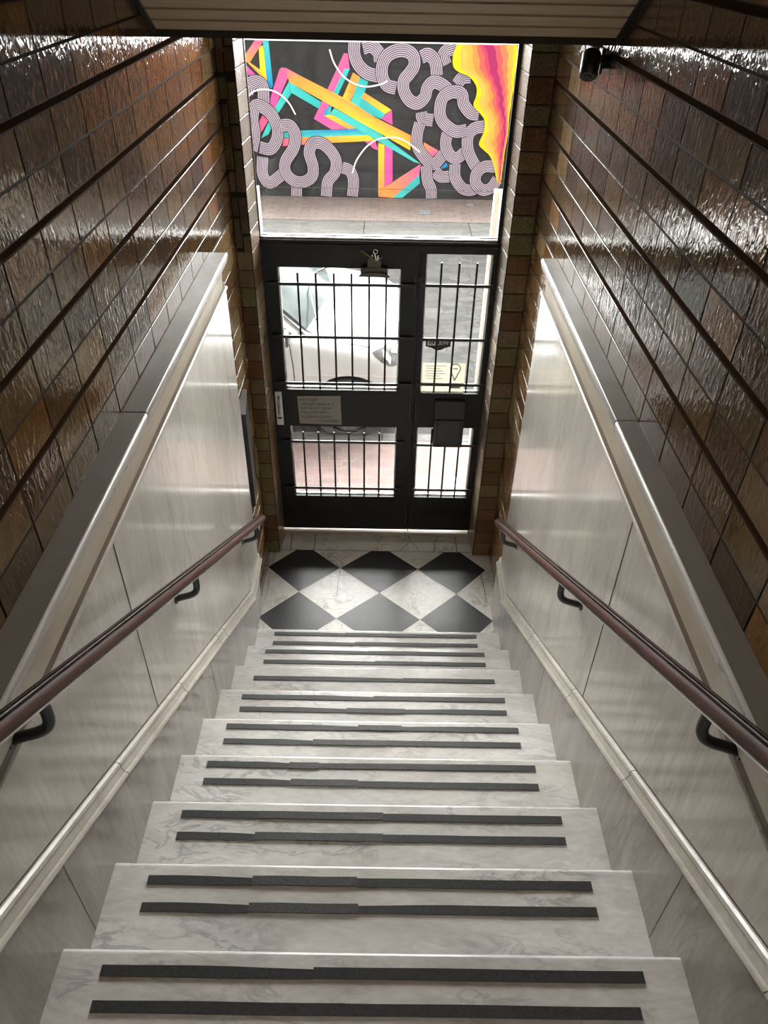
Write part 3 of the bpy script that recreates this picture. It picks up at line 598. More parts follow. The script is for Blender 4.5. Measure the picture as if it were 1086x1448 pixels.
RIBS=[[(0.821,1.768),(0.775,1.875),(0.828,1.942),(0.959,1.985)],
[(0.994,1.525),(1.066,1.612),(1.181,1.63)],
[(0.468,1.854),(0.562,1.888),(0.663,1.807),(0.703,1.631)],
[(-0.355,1.954),(-0.246,1.979),(-0.136,1.903),(-0.116,1.793)],
[(-0.473,2.03),(-0.475,1.882),(-0.411,1.741),(-0.282,1.646),(-0.133,1.617)],
[(0.121,1.467),(-0.007,1.499),(-0.078,1.609),(-0.08,1.744),(-0.014,1.862),(0.119,1.927),(0.253,1.929),(0.352,1.868),(0.372,1.752),(0.302,1.65),(0.231,1.563),(0.234,1.443),(0.314,1.322),(0.435,1.279),(0.541,1.361),(0.574,1.483),(0.658,1.553),(0.778,1.521),(0.902,1.437)],
[(0.5,1.165),(0.524,1.084),(0.677,1.06)],
[(0.487,1.02),(0.453,0.872),(0.464,0.704),(0.592,0.535),(0.721,0.46),(0.81,0.539),(0.877,0.616)],
[(0.9,0.898),(0.886,0.73),(0.962,0.589),(1.069,0.553),(1.186,0.641)],
[(0.747,0.363),(0.836,0.285),(0.973,0.288)],
[(1.044,0.465),(1.065,0.27),(1.186,0.122),(1.316,0.094),(1.419,0.136)],
[(1.44,0.991),(1.291,0.96),(1.209,0.848),(1.224,0.679),(1.311,0.509),(1.417,0.384)],
[(1.344,1.152),(1.222,1.168),(1.112,1.282),(1.073,1.405),(0.942,1.434),(0.808,1.365),(0.768,1.205),(0.808,1.062),(0.936,0.954),(1.041,0.916),(1.181,0.94)],
[(0.607,0.438),(0.639,0.222),(0.699,0.103),(0.711,-0.039)],
[(1.662,0.441),(1.495,0.438),(1.384,0.335),(1.388,0.196),(1.507,0.101),(1.631,0.14),(1.713,0.261)],
[(-2.025,1.371),(-1.977,1.48),(-1.871,1.514),(-1.793,1.441),(-1.805,1.224)],
[(-1.877,0.519),(-1.897,0.278),(-1.811,0.147),(-1.664,0.226),(-1.569,0.303)],
[(-2.03,0.608),(-1.971,0.824),(-1.981,1.033),(-1.928,1.197),(-1.832,1.198),(-1.706,1.107),(-1.623,0.935),(-1.646,0.758),(-1.753,0.631),(-1.908,0.655)],
[(-1.384,0.136),(-1.394,-0.042)],
[(-0.677,0.393),(-0.558,0.348),(-0.503,0.208),(-0.522,-0.026)],
[(-1.573,0.953),(-1.438,0.956),(-1.364,0.834),(-1.398,0.655),(-1.528,0.47),(-1.544,0.322),(-1.445,0.201),(-1.286,0.172),(-1.141,0.254),(-1.118,0.404),(-1.166,0.586),(-1.111,0.714),(-0.983,0.725),(-0.849,0.628),(-0.764,0.484),(-0.788,0.316),(-0.898,0.182),(-0.929,-0.033)]]
ARCS=[[(-0.821,1.931),(-0.761,1.767),(-0.635,1.608),(-0.468,1.513),(-0.281,1.483),(-0.083,1.52),(-0.001,1.562)],
[(-2.041,1.304),(-1.919,1.398),(-1.747,1.422),(-1.581,1.379),(-1.438,1.264),(-1.343,1.104)],
[(-0.518,0.312),(-0.457,0.489),(-0.318,0.674),(-0.162,0.784),(-0.015,0.818),(0.148,0.821),(0.314,0.758),(0.505,0.629)]]
FL=[(0.956,2.022),(0.909,1.877),(0.929,1.745),(1.021,1.679),(1.162,1.63),(1.271,1.512),(1.282,1.391),(1.253,1.267),(1.363,1.162),(1.432,1.072),(1.437,0.926),(1.381,0.758),(1.45,0.683),(1.563,0.59),(1.642,0.437),(1.705,0.241),(1.74,0.212)]
FC=[(1.337,2.029),(1.429,1.886),(1.462,1.753),(1.502,1.653),(1.55,1.568),(1.591,1.466),(1.63,1.379),(1.652,1.274),(1.692,1.185),(1.722,1.096),(1.747,0.968),(1.754,0.82),(1.744,0.726),(1.737,0.612),(1.744,0.458),(1.749,0.262),(1.746,0.21)]
FR=[(1.795,2.036),(1.813,1.893),(1.81,1.759),(1.804,1.658),(1.804,1.573),(1.807,1.469),(1.798,1.382),(1.801,1.276),(1.792,1.187),(1.793,1.097),(1.798,0.969),(1.795,0.821),(1.785,0.727),(1.778,0.613),(1.775,0.459),(1.766,0.262),(1.751,0.206)]

# ================================================================== STAIRCASE
st = empty('staircase', (0, 0, 0)); tag(st, 'white marble staircase with paired black grip strips running down to the landing', 'staircase')
SEGS = {1: ((.39, 1), (.45, .98)), 2: ((.235, .47, 1), (.235, .475, 1)), 3: ((.205, .53, 1), (.2, .53, 1)), 4: ((.25, .34, 1), (.26, .46, 1)), 5: ((.45, .6, 1), (.3, .55, 1)), 6: ((.5, 1), (.4, .62, 1)), 7: ((.62, 1),), 8: ((.47, 1), (.5, 1)), 9: ((.35, 1), (.4, 1))}
for k in range(9, -6, -1):
    z = (10 - k) * RISE; y = -(9 - k) * T
    mb = MB()
    r = 0.012; edge = [(y - T - 0.004, z)] + [(y - r + r * math.sin(a), z - r + r * math.cos(a)) for a in [math.pi / 2 * i / 6 for i in range(7)]] + [ (y, z - 0.030), (y - 0.014, z - 0.036), (y - 0.014, z - RISE), (y - T - 0.004, z - RISE)]
    rows = [[(x, a, b_) for a, b_ in edge] for x in (-HW, HW)]
    mb.grid(rows, 0, True); mb.face(rows[0]); mb.face(list(reversed(rows[1])))
    stp = mb.build('step', M['tread'], st, loc=(0, y, z), smooth=True, angle=0.5)
    rnd = random.Random(k + 40)
    for j, d in enumerate([0.0785] if k == 7 else [0.047 if k < 4 else 0.041, 0.114 if k < 4 else 0.108]):
        mb = MB(); x0 = -0.583; xe = 0.587 if k == 1 else (0.564 if k < 4 else 0.552)
        cuts = SEGS.get(k, ((.4, 1), (.5, 1)))[j]; a = 0.0
        for i, c_ in enumerate(cuts):
            xa, xb = x0 + (xe - x0) * a, x0 + (xe - x0) * c_
            dd = d + rnd.uniform(-0.002, 0.002); w = 0.0115; th = 0.0035 + (0.0022 if i == 1 and len(cuts) == 3 else 0)
            N = 14; top = []; bot = []
            tp = rnd.random() < 0.55 and i != 1
            for q in range(N + 1):
                x = xa + (xb - xa) * q / N; t = q / N
                near = (1 - t) if i == len(cuts) - 1 else t
                pinch = (max(0, near - 0.62) * 0.011 if tp else 0) + 0.0005 * math.sin(9 * t + k)
                top.append((x, y - dd + w - pinch)); bot.append((x, y - dd - w + 0.0004 * math.sin(7 * t)))
            mi = 1 if (i == 1 and len(cuts) == 3) else 0
            rows = []
            for p, q2 in zip(top, bot): rows.append([(p[0], p[1], z - 0.0005), (p[0], p[1], z + th), (q2[0], q2[1], z + th), (q2[0], q2[1], z - 0.0005)])
            mb.grid(rows, mi, True); mb.face(rows[0], mi); mb.face(rows[-1], mi); a = c_
        mb.build('grip_strip', [M['grip'], M['worn_grip']], stp)
mb = MB(); mb.box((-HW, YB + 0.005, 2.3), (HW, -(9 + 5) * T - T + 0.002, 15 * RISE)); mb.build('top_landing', M['tread'], st)

# ================================================================== HANDRAILS
def handrail(sx, label):
    X = lambda a: sx * a
    yt, ytop = 0.20, -4.0
    zc = lambda y: 1.541 - 0.609 * (y + 1)
    KR = 0.70; root = empty('handrail', (X(0.633), yt, zc(yt))); tag(root, label, 'handrail', 'stair handrails')
    ca = math.cos(math.atan(SL))
    def fn(x, y, z): return (X(0.633 + x * KR), y, zc(y) + z * KR / ca)
    prof = [(-0.024, -0.022), (-0.0295, -0.013), (-0.028, -0.010), (-0.032, -0.006), (-0.031, 0.004), (-0.026, 0.014), (-0.019, 0.0215),
            (-0.0175, 0.0150), (-0.0105, 0.0150), (-0.0095, 0.0250), (-0.0045, 0.0258), (-0.0035, 0.0165), (0.0035, 0.0165), (0.0045, 0.0258), (0.0095, 0.0250),
            (0.0105, 0.0150), (0.0175, 0.0150), (0.019, 0.0215), (0.026, 0.014), (0.031, 0.004), (0.032, -0.006), (0.028, -0.010), (0.0295, -0.013), (0.024, -0.022)]
    mis = [0] * len(prof)
    for i in (6, 7, 8, 10, 11, 12, 14, 15, 16): mis[i] = 1
    mb = MB(); mb.prism(prof, ytop, yt, 0, fn, mis); mb.build('wooden_grip', [M['wood'], M['groove']], root, smooth=True, angle=0.5)
    mb = MB(); mb.prism([(-0.025, -0.0225), (-0.025, -0.0285), (0.025, -0.0285), (0.025, -0.0225)], ytop, yt - 0.012, 0, fn); mb.build('metal_underside', M['steel'], root)
    mb = MB(); mb.prism([(a * 1.05, b_ * 1.05) for a, b_ in prof], yt - 0.004, yt + 0.006, 0, fn); mb.build('end_cap', M['groove'], root, bevel=0.002)
    for by in (0.0, -1.056, -2.035, -3.05):
        z0 = zc(by) - 0.022; mb = MB()
        P = [(X(0.628), by + 0.012, z0 + 0.004), (X(0.627), by + 0.012, z0 - 0.035), (X(0.628), by + 0.010, z0 - 0.058), (X(0.635), by + 0.006, z0 - 0.073), (X(0.650), by, z0 - 0.080), (X(0.675), by - 0.006, z0 - 0.084), (X(0.70), by - 0.012, z0 - 0.088)]
        mb.tube([tuple(p) for p in spline(P, 5)], 0.0118, seg=12)
        br = mb.build('bracket', M['black_iron'], root, smooth=True)
        mb = MB(); mb.tube([(X(0.7), by - 0.012, z0 - 0.088), (X(0.694), by - 0.012, z0 - 0.088)], 0.018, seg=16); mb.build('wall_plate', M['bronze'], br, smooth=True)
        mb = MB(); mb.prism([(-0.014, -0.0285), (-0.014, -0.033), (0.014, -0.033), (0.014, -0.0285)], by - 0.035, by + 0.035, 0, fn); mb.build('saddle', M['black_iron'], br)
    return root
handrail(-1, 'varnished red-brown wooden handrail on the left dado')
handrail(1, 'varnished red-brown wooden handrail on the right dado')

# ================================================================== THINGS AT THE DOOR
# notice plate
sg = empty('notice_sign', (-0.379, 1.0435, 0.98)); tag(sg, 'small grey notice plate with lines of dark lettering screwed to the door leaf', 'sign')
mb = MB(); mb.face([(-0.511, 1.0438, 1.074), (-0.505, 1.0438, 0.884), (-0.247, 1.0438, 0.880), (-0.251, 1.0438, 1.080)])
bmp = MB(); q = [(-0.511, 1.074), (-0.505, 0.884), (-0.247, 0.880), (-0.251, 1.080)]
bmp.grid([[(x, yy, z) for x, z in q] for yy in (1.0405, 1.0446)], 0, True); bmp.face([(x, 1.0405, z) for x, z in q]); bmp.build('plate', M['sign'], sg)
for i, (s_, x, w_) in enumerate((('NIGHT ALARM', -0.500, 1.0), ('1 500L ALARM ENSURED & TO', -0.498, 0.92), ('2 NW % B 100CT 1000 BD', -0.496, 1.0), ('3 PULL D E OF NEXT D', -0.493, 1.02), ('4 LOCAR & N SLIDEOUT', -0.492, 1.02), ('5 PROCEED ON', -0.375, 0.9))):
    text('lettering', s_, 0.0225, M['ink'], sg, upright(x, 1.0402, 1.045 - 0.0295 * i), 'LEFT', 0.0003, w_ * 0.74)
# black post box on the sidelight
pb = empty('post_box', (0.41, 1.045, 0.75)); tag(pb, 'black metal post box fixed low on the sidelight beside the door', 'post box')
mb = MB(); prof = [(1.045, 0.765), (0.985, 0.765), (0.985, 0.965), (1.02, 1.065), (1.045, 1.07)]
rows = [[(x, a, b_) for a, b_ in prof] for x in (0.318, 0.497)]; mb.grid(rows, 0, True); mb.face(rows[0]); mb.face(rows[1]); mb.build('box_body', M['black_iron'], pb, bevel=0.003)
mb = MB(); frame_panel(mb, 0.322, 0.493, 0.77, 0.96, [(0.337, 0.478, 0.785, 0.945)], 0.975, 0.985); mb.box((0.337, 0.981, 0.785), (0.478, 0.985, 0.945)); mb.build('front_flap', M['box_metal'], pb, bevel=0.002)
# bracket with lever at the head of the leaf
br = empty('door_bracket', (-0.053, 1.045, 1.85)); tag(br, 'dull bronze bracket with a silver lever and ring at the head of the door leaf', 'door bracket')
mb = MB(); mb.box((-0.126, 1.012, 1.824), (0.018, 1.044, 1.872)); mb.build('base_bar', M['bronze'], br, bevel=0.004)
mb = MB(); rows = []
for i in range(9):
    a = math.pi * i / 8; rows.append([(-0.053 + 0.085 * math.cos(a), yy, 1.826 + 0.024 * math.sin(a)) for yy in (1.000, 1.012)])
mb.grid(rows); mb.face([r_[0] for r_ in rows]); mb.build('arched_rib', M['bronze'], br)
mb = MB(); prof = [(-0.093, 1.872), (-0.018, 1.872), (-0.018, 1.912), (-0.05, 1.925), (-0.09, 1.925)]
mb.prism([(x, z) for x, z in prof], 1.01, 1.044); mb.build('upright_housing', M['bronze'], br, bevel=0.003)
mb = MB(); mb.tube([(-0.128, 1.02, 1.962), (-0.085, 1.008, 1.938), (-0.048, 1.0, 1.916)], 0.005, seg=8, rs=[0.0055, 0.0055, 0.004]); mb.build('lever', M['chrome'], br, smooth=True)
mb = MB(); mb.tube([(-0.048 + 0.011 * math.cos(t), 1.0, 1.963 + 0.011 * math.sin(t)) for t in [2 * math.pi * i / 16 for i in range(17)]], 0.0028, seg=8); mb.build('ring', M['chrome'], br, smooth=True)
mb = MB(); mb.tube([(-0.052, 1.0, 1.952), (-0.045, 1.0, 1.918)], 0.0055, seg=8); mb.tube([(-0.036, 1.0, 1.945), (-0.033, 1.0, 1.925), (-0.038, 1.0, 1.915)], 0.006, seg=8)
mb.tube([(-0.036, 1.0, 1.926), (-0.012, 1.0, 1.935)], 0.004, seg=8); mb.tube([(-0.04, 1.0, 1.917), (-0.02, 1.0, 1.908)], 0.004, seg=8); mb.build('clasp', M['chrome'], br, smooth=True)
mb = MB(); mb.tube([(-0.068, 1.004, 1.945), (-0.063, 1.004, 1.936)], 0.005, seg=8); mb.build('stud', M['chrome'], br, smooth=True)
# shield sticker
sk = empty('shield_sticker', (0.315, 1.0648, 1.415)); tag(sk, 'black shield-shaped sticker with white letters on the sidelight glass', 'sticker')
mb = MB(); q = [(0.245, 1.452), (0.245, 1.402), (0.28, 1.392), (0.305, 1.379), (0.32, 1.377), (0.335, 1.381), (0.36, 1.394), (0.388, 1.402), (0.388, 1.452)]
mb.grid([[(x, yy, z) for x, z in q] for yy in (1.0648, 1.0658)], 0, True); mb.face([(x, 1.0648, z) for x, z in q]); mb.face([(x, 1.0658, z) for x, z in reversed(q)]); mb.build('backing', M['sticker'], sk)
mb = MB(); frame_panel(mb, 0.255, 0.300, 1.408, 1.447, [(0.262, 0.294, 1.414, 1.441)], 1.0643, 1.0648); mb.build('emblem', M['white_ink'], sk)
text('lettering', 'GC', 0.030, M['white_ink'], sk, upright(0.263, 1.0645, 1.4165), 'LEFT', 0.0002, 0.75)
text('lettering', 'LI0W', 0.042, M['white_ink'], sk, upright(0.305, 1.0645, 1.411), 'LEFT', 0.0002, 0.76)
# paper notice with map pin
pn = empty('paper_notice', (0.35, 1.0648, 1.2)); tag(pn, 'cream paper notice with faint lines and a map pin low in the sidelight glass', 'paper notice')
mb = MB(); mb.box((0.226, 1.0648, 1.112), (0.486, 1.0658, 1.296)); mb.build('sheet', M['paper'], pn)
for i in range(6):
    z = 1.278 - 0.0165 * i; mb = MB(); mb.box((0.25 + 0.006 * (i % 2), 1.0644, z - 0.0022), (0.375 - 0.018 * ((i * 2) % 3), 1.0648, z + 0.0022)); mb.build('text_line', M['paper_ink'], pn)
mb = MB(); cxp, czp = 0.427, 1.262
arc = [(cxp + 0.033 * math.cos(a), czp + 0.033 * math.sin(a)) for a in [math.radians(-25 + 230 * i / 20) for i in range(21)]]
pts = arc + [(cxp, czp - 0.085)]; inner = [(cxp + (x - cxp) * 0.80, czp + (z - czp) * 0.80) for x, z in arc] + [(cxp, czp - 0.066)]
rows = [[(x, 1.0644, z) for x, z in pts], [(x, 1.0644, z) for x, z in inner]]; mb.grid(rows, 0, True); mb.box((cxp - 0.014, 1.0642, czp - 0.004), (cxp + 0.014, 1.0646, czp + 0.004)); mb.build('map_pin', M['pin_ink'], pn)
mb = MB(); mb.box((0.405, 1.0642, 1.132), (0.465, 1.0646, 1.152)); mb.build('text_block', M['pin_ink'], pn)
# dark wedge-shaped box on left wall
wb = empty('wall_box', (XL, 0.35, 0.75)); tag(wb, 'flat dark box on the left tiled wall between dado and pilaster', 'wall box')
mb = MB(); rows = []
for z in (0.775, 1.355): rows.append([(XL + 0.004, 0.345, z), (-0.686, 0.345, z), (-0.722, 0.60, z), (XL + 0.004, 0.60, z)])
mb.grid(rows, 0, True); mb.face(rows[0]); mb.build('casing', M['box_metal'], wb)
mb = MB(); mb.grid([[(XL + 0.004, 0.343, z), (-0.684, 0.343, z), (-0.720, 0.602, z), (XL + 0.004, 0.602, z)] for z in (1.355, 1.359)], 0, True)
mb.face([(XL + 0.004, 0.343, 1.359), (-0.684, 0.343, 1.359), (-0.720, 0.602, 1.359), (XL + 0.004, 0.602, 1.359)]); mb.build('top_plate', M['grey_steel'], wb)

# ================================================================== SECURITY CAMERA
sc_ = empty('security_camera', (XR, -0.03, 2.955)); tag(sc_, 'small black bullet security camera on the right tiled wall under the ceiling', 'security camera')
ax = Vector((-0.16, -0.62, -0.77)).normalized(); c0 = Vector((0.658, -0.095, 2.988)); c1 = c0 + ax * 0.075
mb = MB(); mb.tube([c0 - ax * 0.004, c0, c0 + ax * 0.004, c1 - ax * 0.004, c1], 0.03, seg=24, rs=[0.024, 0.0285, 0.030, 0.030, 0.028]); mb.build('body', M['sticker'], sc_, smooth=True, angle=0.8)
mb = MB(); mb.tube([c1, c1 + ax * 0.003], 0.026, seg=24, rs=[0.0265, 0.025]); fc = mb.build('lens_face', M['box_metal'], sc_, smooth=True)
mb = MB(); mb.tube([c1 + ax * 0.003, c1 + ax * 0.007], 0.011, seg=20, rs=[0.011, 0.009]); mb.build('lens', M['car_black'], fc, smooth=True)
mb = MB(); mb.tube([c0 + ax * 0.03 + Vector((0.026, 0, 0.004)), (0.70, -0.06, 2.972), (0.712, -0.045, 2.968)], 0.010, seg=12); mb.build('arm', M['black_iron'], sc_, smooth=True)
mb = MB(); mb.box((0.695, -0.075, 2.925), (0.705, -0.03, 3.0)); mb.build('clamp', M['black_iron'], sc_, bevel=0.004)
mb = MB(); mb.tube([(0.73, -0.03, 2.962), (0.712, -0.04, 2.964)], 0.026, seg=20); mb.build('wall_mount', M['black_iron'], sc_, smooth=True)
for i, (dx, dy) in enumerate(((-0.012, 0.0), (-0.004, -0.02), (-0.001, -0.045))):
    mb = MB(); mb.tube([tuple(p) for p in spline([(0.715 - 0.002 * i, -0.035, 2.975), (0.722 + dx * .4, -0.06 + dy, 2.995), (0.722 + dx, -0.09 + dy, 3.02), (0.72 + dx, -0.145 + dy * .6, 3.05)], 5)], 0.0028, seg=6); mb.build('cable', M['black_iron'], sc_, smooth=True)

# ================================================================== MURAL WALL ACROSS THE ROAD
mw = empty('mural_wall', (0, 9.31, -0.05)); tag(mw, 'low black wall across the road painted with looping grey ribbons and bright zigzags', 'wall')
mb = MB(); mb.box((-8, 9.312, -0.1), (8, 9.56, 2.022)); mb.build('masonry', M['black_wall'], mw)
mb = MB(); mb.box((-1.86, 9.30, 2.018), (1.56, 9.57, 2.06)); mb.build('coping', M['coping'], mw)
mb = MB(); YW = [9.3115]
def lay(pts, col):
    YW[0] -= 0.0003; mb.face([(x, YW[0], min(z, 2.02)) for x, z in pts], 0, col)
for pts, cs_ in POLYS: lay(pts, list(cs_))
def ribbon(pts, w, strands):
    C2 = [Vector((p[0], p[1])) for p in spline([(x, z, 0) for x, z in pts], 7)]
    nr = []
    for i in range(len(C2)):
        d = (C2[min(i + 1, len(C2) - 1)] - C2[max(i - 1, 0)]).normalized(); nr.append(Vector((-d.y, d.x)))
    def strip(o0, o1, col):
        YW[0] -= 0.00012
        for i in range(len(C2) - 1):
            q = [C2[i] + nr[i] * o0, C2[i + 1] + nr[i + 1] * o0, C2[i + 1] + nr[i + 1] * o1, C2[i] + nr[i] * o1]
            mb.face([(p.x, YW[0], min(max(p.y, -0.04), 2.02)) for p in q], 0, col)
    strip(-w / 2 - 0.006, w / 2 + 0.006, (0.045, 0.03, 0.05)); strip(-w / 2, w / 2, (0.105, 0.06, 0.10))
    for k_ in range(strands):
        o = -w / 2 + w * (k_ + 0.5) / strands; strip(o - w / strands * 0.25, o + w / strands * 0.25, (0.53, 0.47, 0.53))
for R_ in RIBS: ribbon(R_, 0.172, 7)
FC_COLS = [(0.93, 0.60, 0.015), (0.93, 0.45, 0.09), (0.93, 0.40, 0.07), (0.90, 0.27, 0.07), (0.80, 0.13, 0.10), (0.62, 0.06, 0.13), (0.40, 0.03, 0.13)]
fr = [0, .20, .38, .54, .70, .84, .95]
Ls, Cs, Rs = [[Vector((p[0], p[1])) for p in spline([(x, z, 0) for x, z in l], 4)] for l in (FL, FC, FR)]
def between(A, B, t, ph=0): return [a.lerp(b_, t) + Vector((0.010 * math.sin(3.1 * i * 0.35 + ph * 2), 0)) * (1 if 0 < t < 1 else 0) for i, (a, b_) in enumerate(zip(A, B))]
for i_, (t, c_) in enumerate(zip(fr, FC_COLS)):
    A = between(Ls, Cs, t, i_); YW[0] -= 0.0003
    for a, b_, r1, r2 in zip(A, A[1:], Rs, Rs[1:]): mb.face([(a.x, YW[0], min(a.y, 2.02)), (b_.x, YW[0], min(b_.y, 2.02)), (r2.x, YW[0], min(r2.y, 2.02)), (r1.x, YW[0], min(r1.y, 2.02))], 0, c_)
for i_, (t, c_) in enumerate(((.25, (0.72, 0.10, 0.12)), (.45, (0.85, 0.20, 0.09)), (.66, (0.93, 0.40, 0.07)), (.86, (0.93, 0.60, 0.015)))):
    A = between(Cs, Rs, t, i_); YW[0] -= 0.0003
    for a, b_, r1, r2 in zip(A, A[1:], Rs, Rs[1:]): mb.face([(a.x, YW[0], min(a.y, 2.02)), (b_.x, YW[0], min(b_.y, 2.02)), (r2.x, YW[0], min(r2.y, 2.02)), (r1.x, YW[0], min(r1.y, 2.02))], 0, c_)
for A in ARCS:
    C2 = spline([(x, z, 0) for x, z in A], 8); YW[0] -= 0.0003
    for a, b_ in zip(C2, C2[1:]):
        n = Vector((-(b_ - a).y, (b_ - a).x, 0)).normalized() * 0.011
        mb.face([(p.x, YW[0], p.y) for p in (a - n, b_ - n, b_ + n, a + n)], 0, (0.8, 0.8, 0.8))
# thin weathered line near the foot of the painted wall
YW[0] -= 0.0003; mb.face([(-2.2, YW[0], 0.09), (1.9, YW[0], 0.085), (1.9, YW[0], 0.092), (-2.2, YW[0], 0.097)], 0, (0.12, 0.12, 0.12))
mb.build('mural', M['mural'], mw, paint=True)
# plates in the pavements
uc = tag(empty('utility_cover', (0.575, 1.665, -0.03)), 'bluish metal utility cover set in the pink pavers by the door', 'utility cover')
mb = MB(); mb.box((0.52, 1.55, -0.032), (0.632, 1.785, -0.026)); mb.build('lid', M['cover'], uc, bevel=0.003)
mb = MB(); frame_panel(mb, 0.508, 0.644, -1.797, -1.538, [(0.52, 0.632, -1.785, -1.55)], -0.032, -0.0285)
mb.v = [(x, -z, y) for x, y, z in mb.v]; mb.build('rim', M['grate'], uc)
for (x, y, w_, d_, lab) in ((0.585, 8.60, 0.21, 0.22, 'dark cast drain grate in the far pavement below the grey ribbons'), (1.29, 9.0, 0.15, 0.10, 'small dark vent plate in the far pavement below the yellow flame shape')):
    g = tag(empty('drain_grate', (x, y, -0.05)), lab, 'drain grate', 'grates in the far pavement')
    mb = MB(); mb.box((x - w_ / 2, y - d_ / 2, -0.052), (x + w_ / 2, y + d_ / 2, -0.046)); mb.build('frame', M['grate'], g)
    mb = MB()
    for i in range(6): mb.box((x - w_ / 2 + 0.015, y - d_ / 2 + d_ * (i + 0.3) / 6, -0.046), (x + w_ / 2 - 0.015, y - d_ / 2 + d_ * (i + 0.6) / 6, -0.043))
    mb.build('slats', M['cover'], g)

# ================================================================== PARKED CAR
CY = 3.2; CZ = -0.10
car = empty('car', (-1.4, CY, CZ)); tag(car, 'white car parked across the doorway with its bonnet towards the right', 'car')
def lathe_mesh(o_, mods=True):
    dg = bpy.context.evaluated_depsgraph_get(); return bpy.data.meshes.new_from_object(o_.evaluated_get(dg))
# stations: x, lower hw, shoulder hw/z, edge hw/z, centre z, floor z
ST = [(0.262, .34, .32, .44, .18, .50, .50, .16), (0.235, .56, .52, .50, .26, .60, .60, .12), (0.185, .70, .64, .58, .38, .69, .695, .08), (0.10, .80, .76, .645, .52, .745, .755, .07), (0.0, .845, .81, .69, .60, .775, .795, .07), (-.2, .855, .835, .725, .68, .80, .83, .07),
      (-.44, .86, .845, .76, .74, .815, .865, .07), (-.62, .86, .85, .79, .78, .835, .89, .07), (-1.0, .86, .85, .81, .80, .86, .90, .07), (-2.2, .86, .85, .83, .80, .88, .90, .07), (-2.75, .85, .84, .83, .78, .88, .90, .09), (-2.95, .78, .76, .80, .70, .86, .88, .14), (-3.02, .60, .58, .7, .5, .8, .82, .2)]
mb = MB(); rows = []
for x, hl, hs, zs, he, ze, zc_, zf in ST:
    half = [(0, zf), (hl * .8, zf), (hl * .97, zf + .06), (hl, (zf + zs) * .5), (hl, zs - .09), (hs, zs), (he, ze), (he * .45, zc_ - (zc_ - ze) * .15), (0, zc_)]
    full = half + [(-a, b_) for a, b_ in half[-2:0:-1]]
    rows.append([(x, CY - a, b_) for a, b_ in full])
mb.grid(rows, 0, True); mb.face(rows[0]); mb.face(rows[-1])
body = mb.build('body', [M['car_white'], M['car_black']], None, smooth=True)
sd = body.modifiers.new('s', 'SUBSURF'); sd.levels = 2; sd.render_levels = 2
cut = MB()
for wx in (-0.27, -2.25):
    for sy in (-1, 1): cut.tube([(wx, CY + sy * 0.60, 0.19), (wx, CY + sy * 1.0, 0.19)], 0.335, 1, 40)
cuto = cut.build('cutter', [M['car_white'], M['car_black']])
bo = body.modifiers.new('b', 'BOOLEAN'); bo.operation = 'DIFFERENCE'; bo.object = cuto; bo.solver = 'EXACT'
me = lathe_mesh(body); bpy.data.objects.remove(body); bpy.data.objects.remove(cuto)
body = bpy.data.objects.new('body', me); COL.objects.link(body); body.parent = car; body.matrix_parent_inverse = car.matrix_basis.inverted(); me.set_sharp_from_angle(angle=0.6)
bvh = BVHTree.FromPolygons([v.co.copy() for v in me.vertices], [tuple(p.vertices) for p in me.polygons])
def hit_y(x, z, off=0.004):
    h_ = bvh.ray_cast(Vector((x, 0.5, z)), Vector((0, 1, 0)))
    return (h_[0] + h_[1] * (off if h_[1].y < 0 else -off)) if h_[0] else Vector((x, CY - 0.8, z))
def hit_z(x, y, off=0.003):
    h_ = bvh.ray_cast(Vector((x, y, 3)), Vector((0, 0, -1)))
    return (h_[0] + h_[1] * (off if h_[1].z > 0 else -off)) if h_[0] else Vector((x, y, 0.8))
def patch(name, mat, edge_a, edge_b, hit, n=8, m_=5, parent=car, off=0.005):
    A = [Vector((*p, 0)) for p in edge_a]; B = [Vector((*p, 0)) for p in edge_b]
    def at(P, t):
        k_ = min(int(t * (len(P) - 1)), len(P) - 2); return P[k_].lerp(P[k_ + 1], t * (len(P) - 1) - k_)
    mb = MB(); mb.grid([[hit(*(at(A, i / n).lerp(at(B, i / n), j / m_)).xy, off) for j in range(m_ + 1)] for i in range(n + 1)]); return mb.build(name, mat, parent, smooth=True)
# greenhouse: glass shell with painted roof, pillars
def gh(x, hw, z): return [(x, CY - hw, z)]
base = [(-.575, -.72, .825), (-.50, -.45, .86), (-.415, 0, .885), (-.50, .45, .86), (-.575, .72, .825)]
topw = [(-1.18, -.56, 1.25), (-1.13, -.3, 1.275), (-1.11, 0, 1.28), (-1.13, .3, 1.275), (-1.18, .56, 1.25)]
mb = MB(); rows = []
for t in [i / 6 for i in range(7)]:
    rows.append([(a[0] + (b_[0] - a[0]) * t, CY + a[1] + (b_[1] - a[1]) * t, a[2] + (b_[2] - a[2]) * t + 0.03 * math.sin(math.pi * t)) for a, b_ in zip(base, topw)])
mb.grid(rows); ws = mb.build('windscreen', M['car_glass'], car, smooth=True)
mb = MB(); mb.grid([[(a[0] + 0.055 + (0.02 if abs(a[1]) < .1 else 0), CY + a[1] * 1.03, a[2] - 0.012) for a in base], [(a[0] - 0.02, CY + a[1], a[2] + 0.018) for a in base]]); mb.build('cowl', M['car_grey'], car, smooth=True)
for s_ in (-1, 1):
    mb = MB(); mb.tube([(-.52, CY + 0.62 * s_ * 0.9 - 0.1, .90), (-.60, CY + 0.2 * s_ - 0.1, .985), (-.60, CY - 0.05 * s_ - 0.1, 0.99)], 0.008, seg=6); mb.build('wiper', M['car_black'], car, smooth=True)
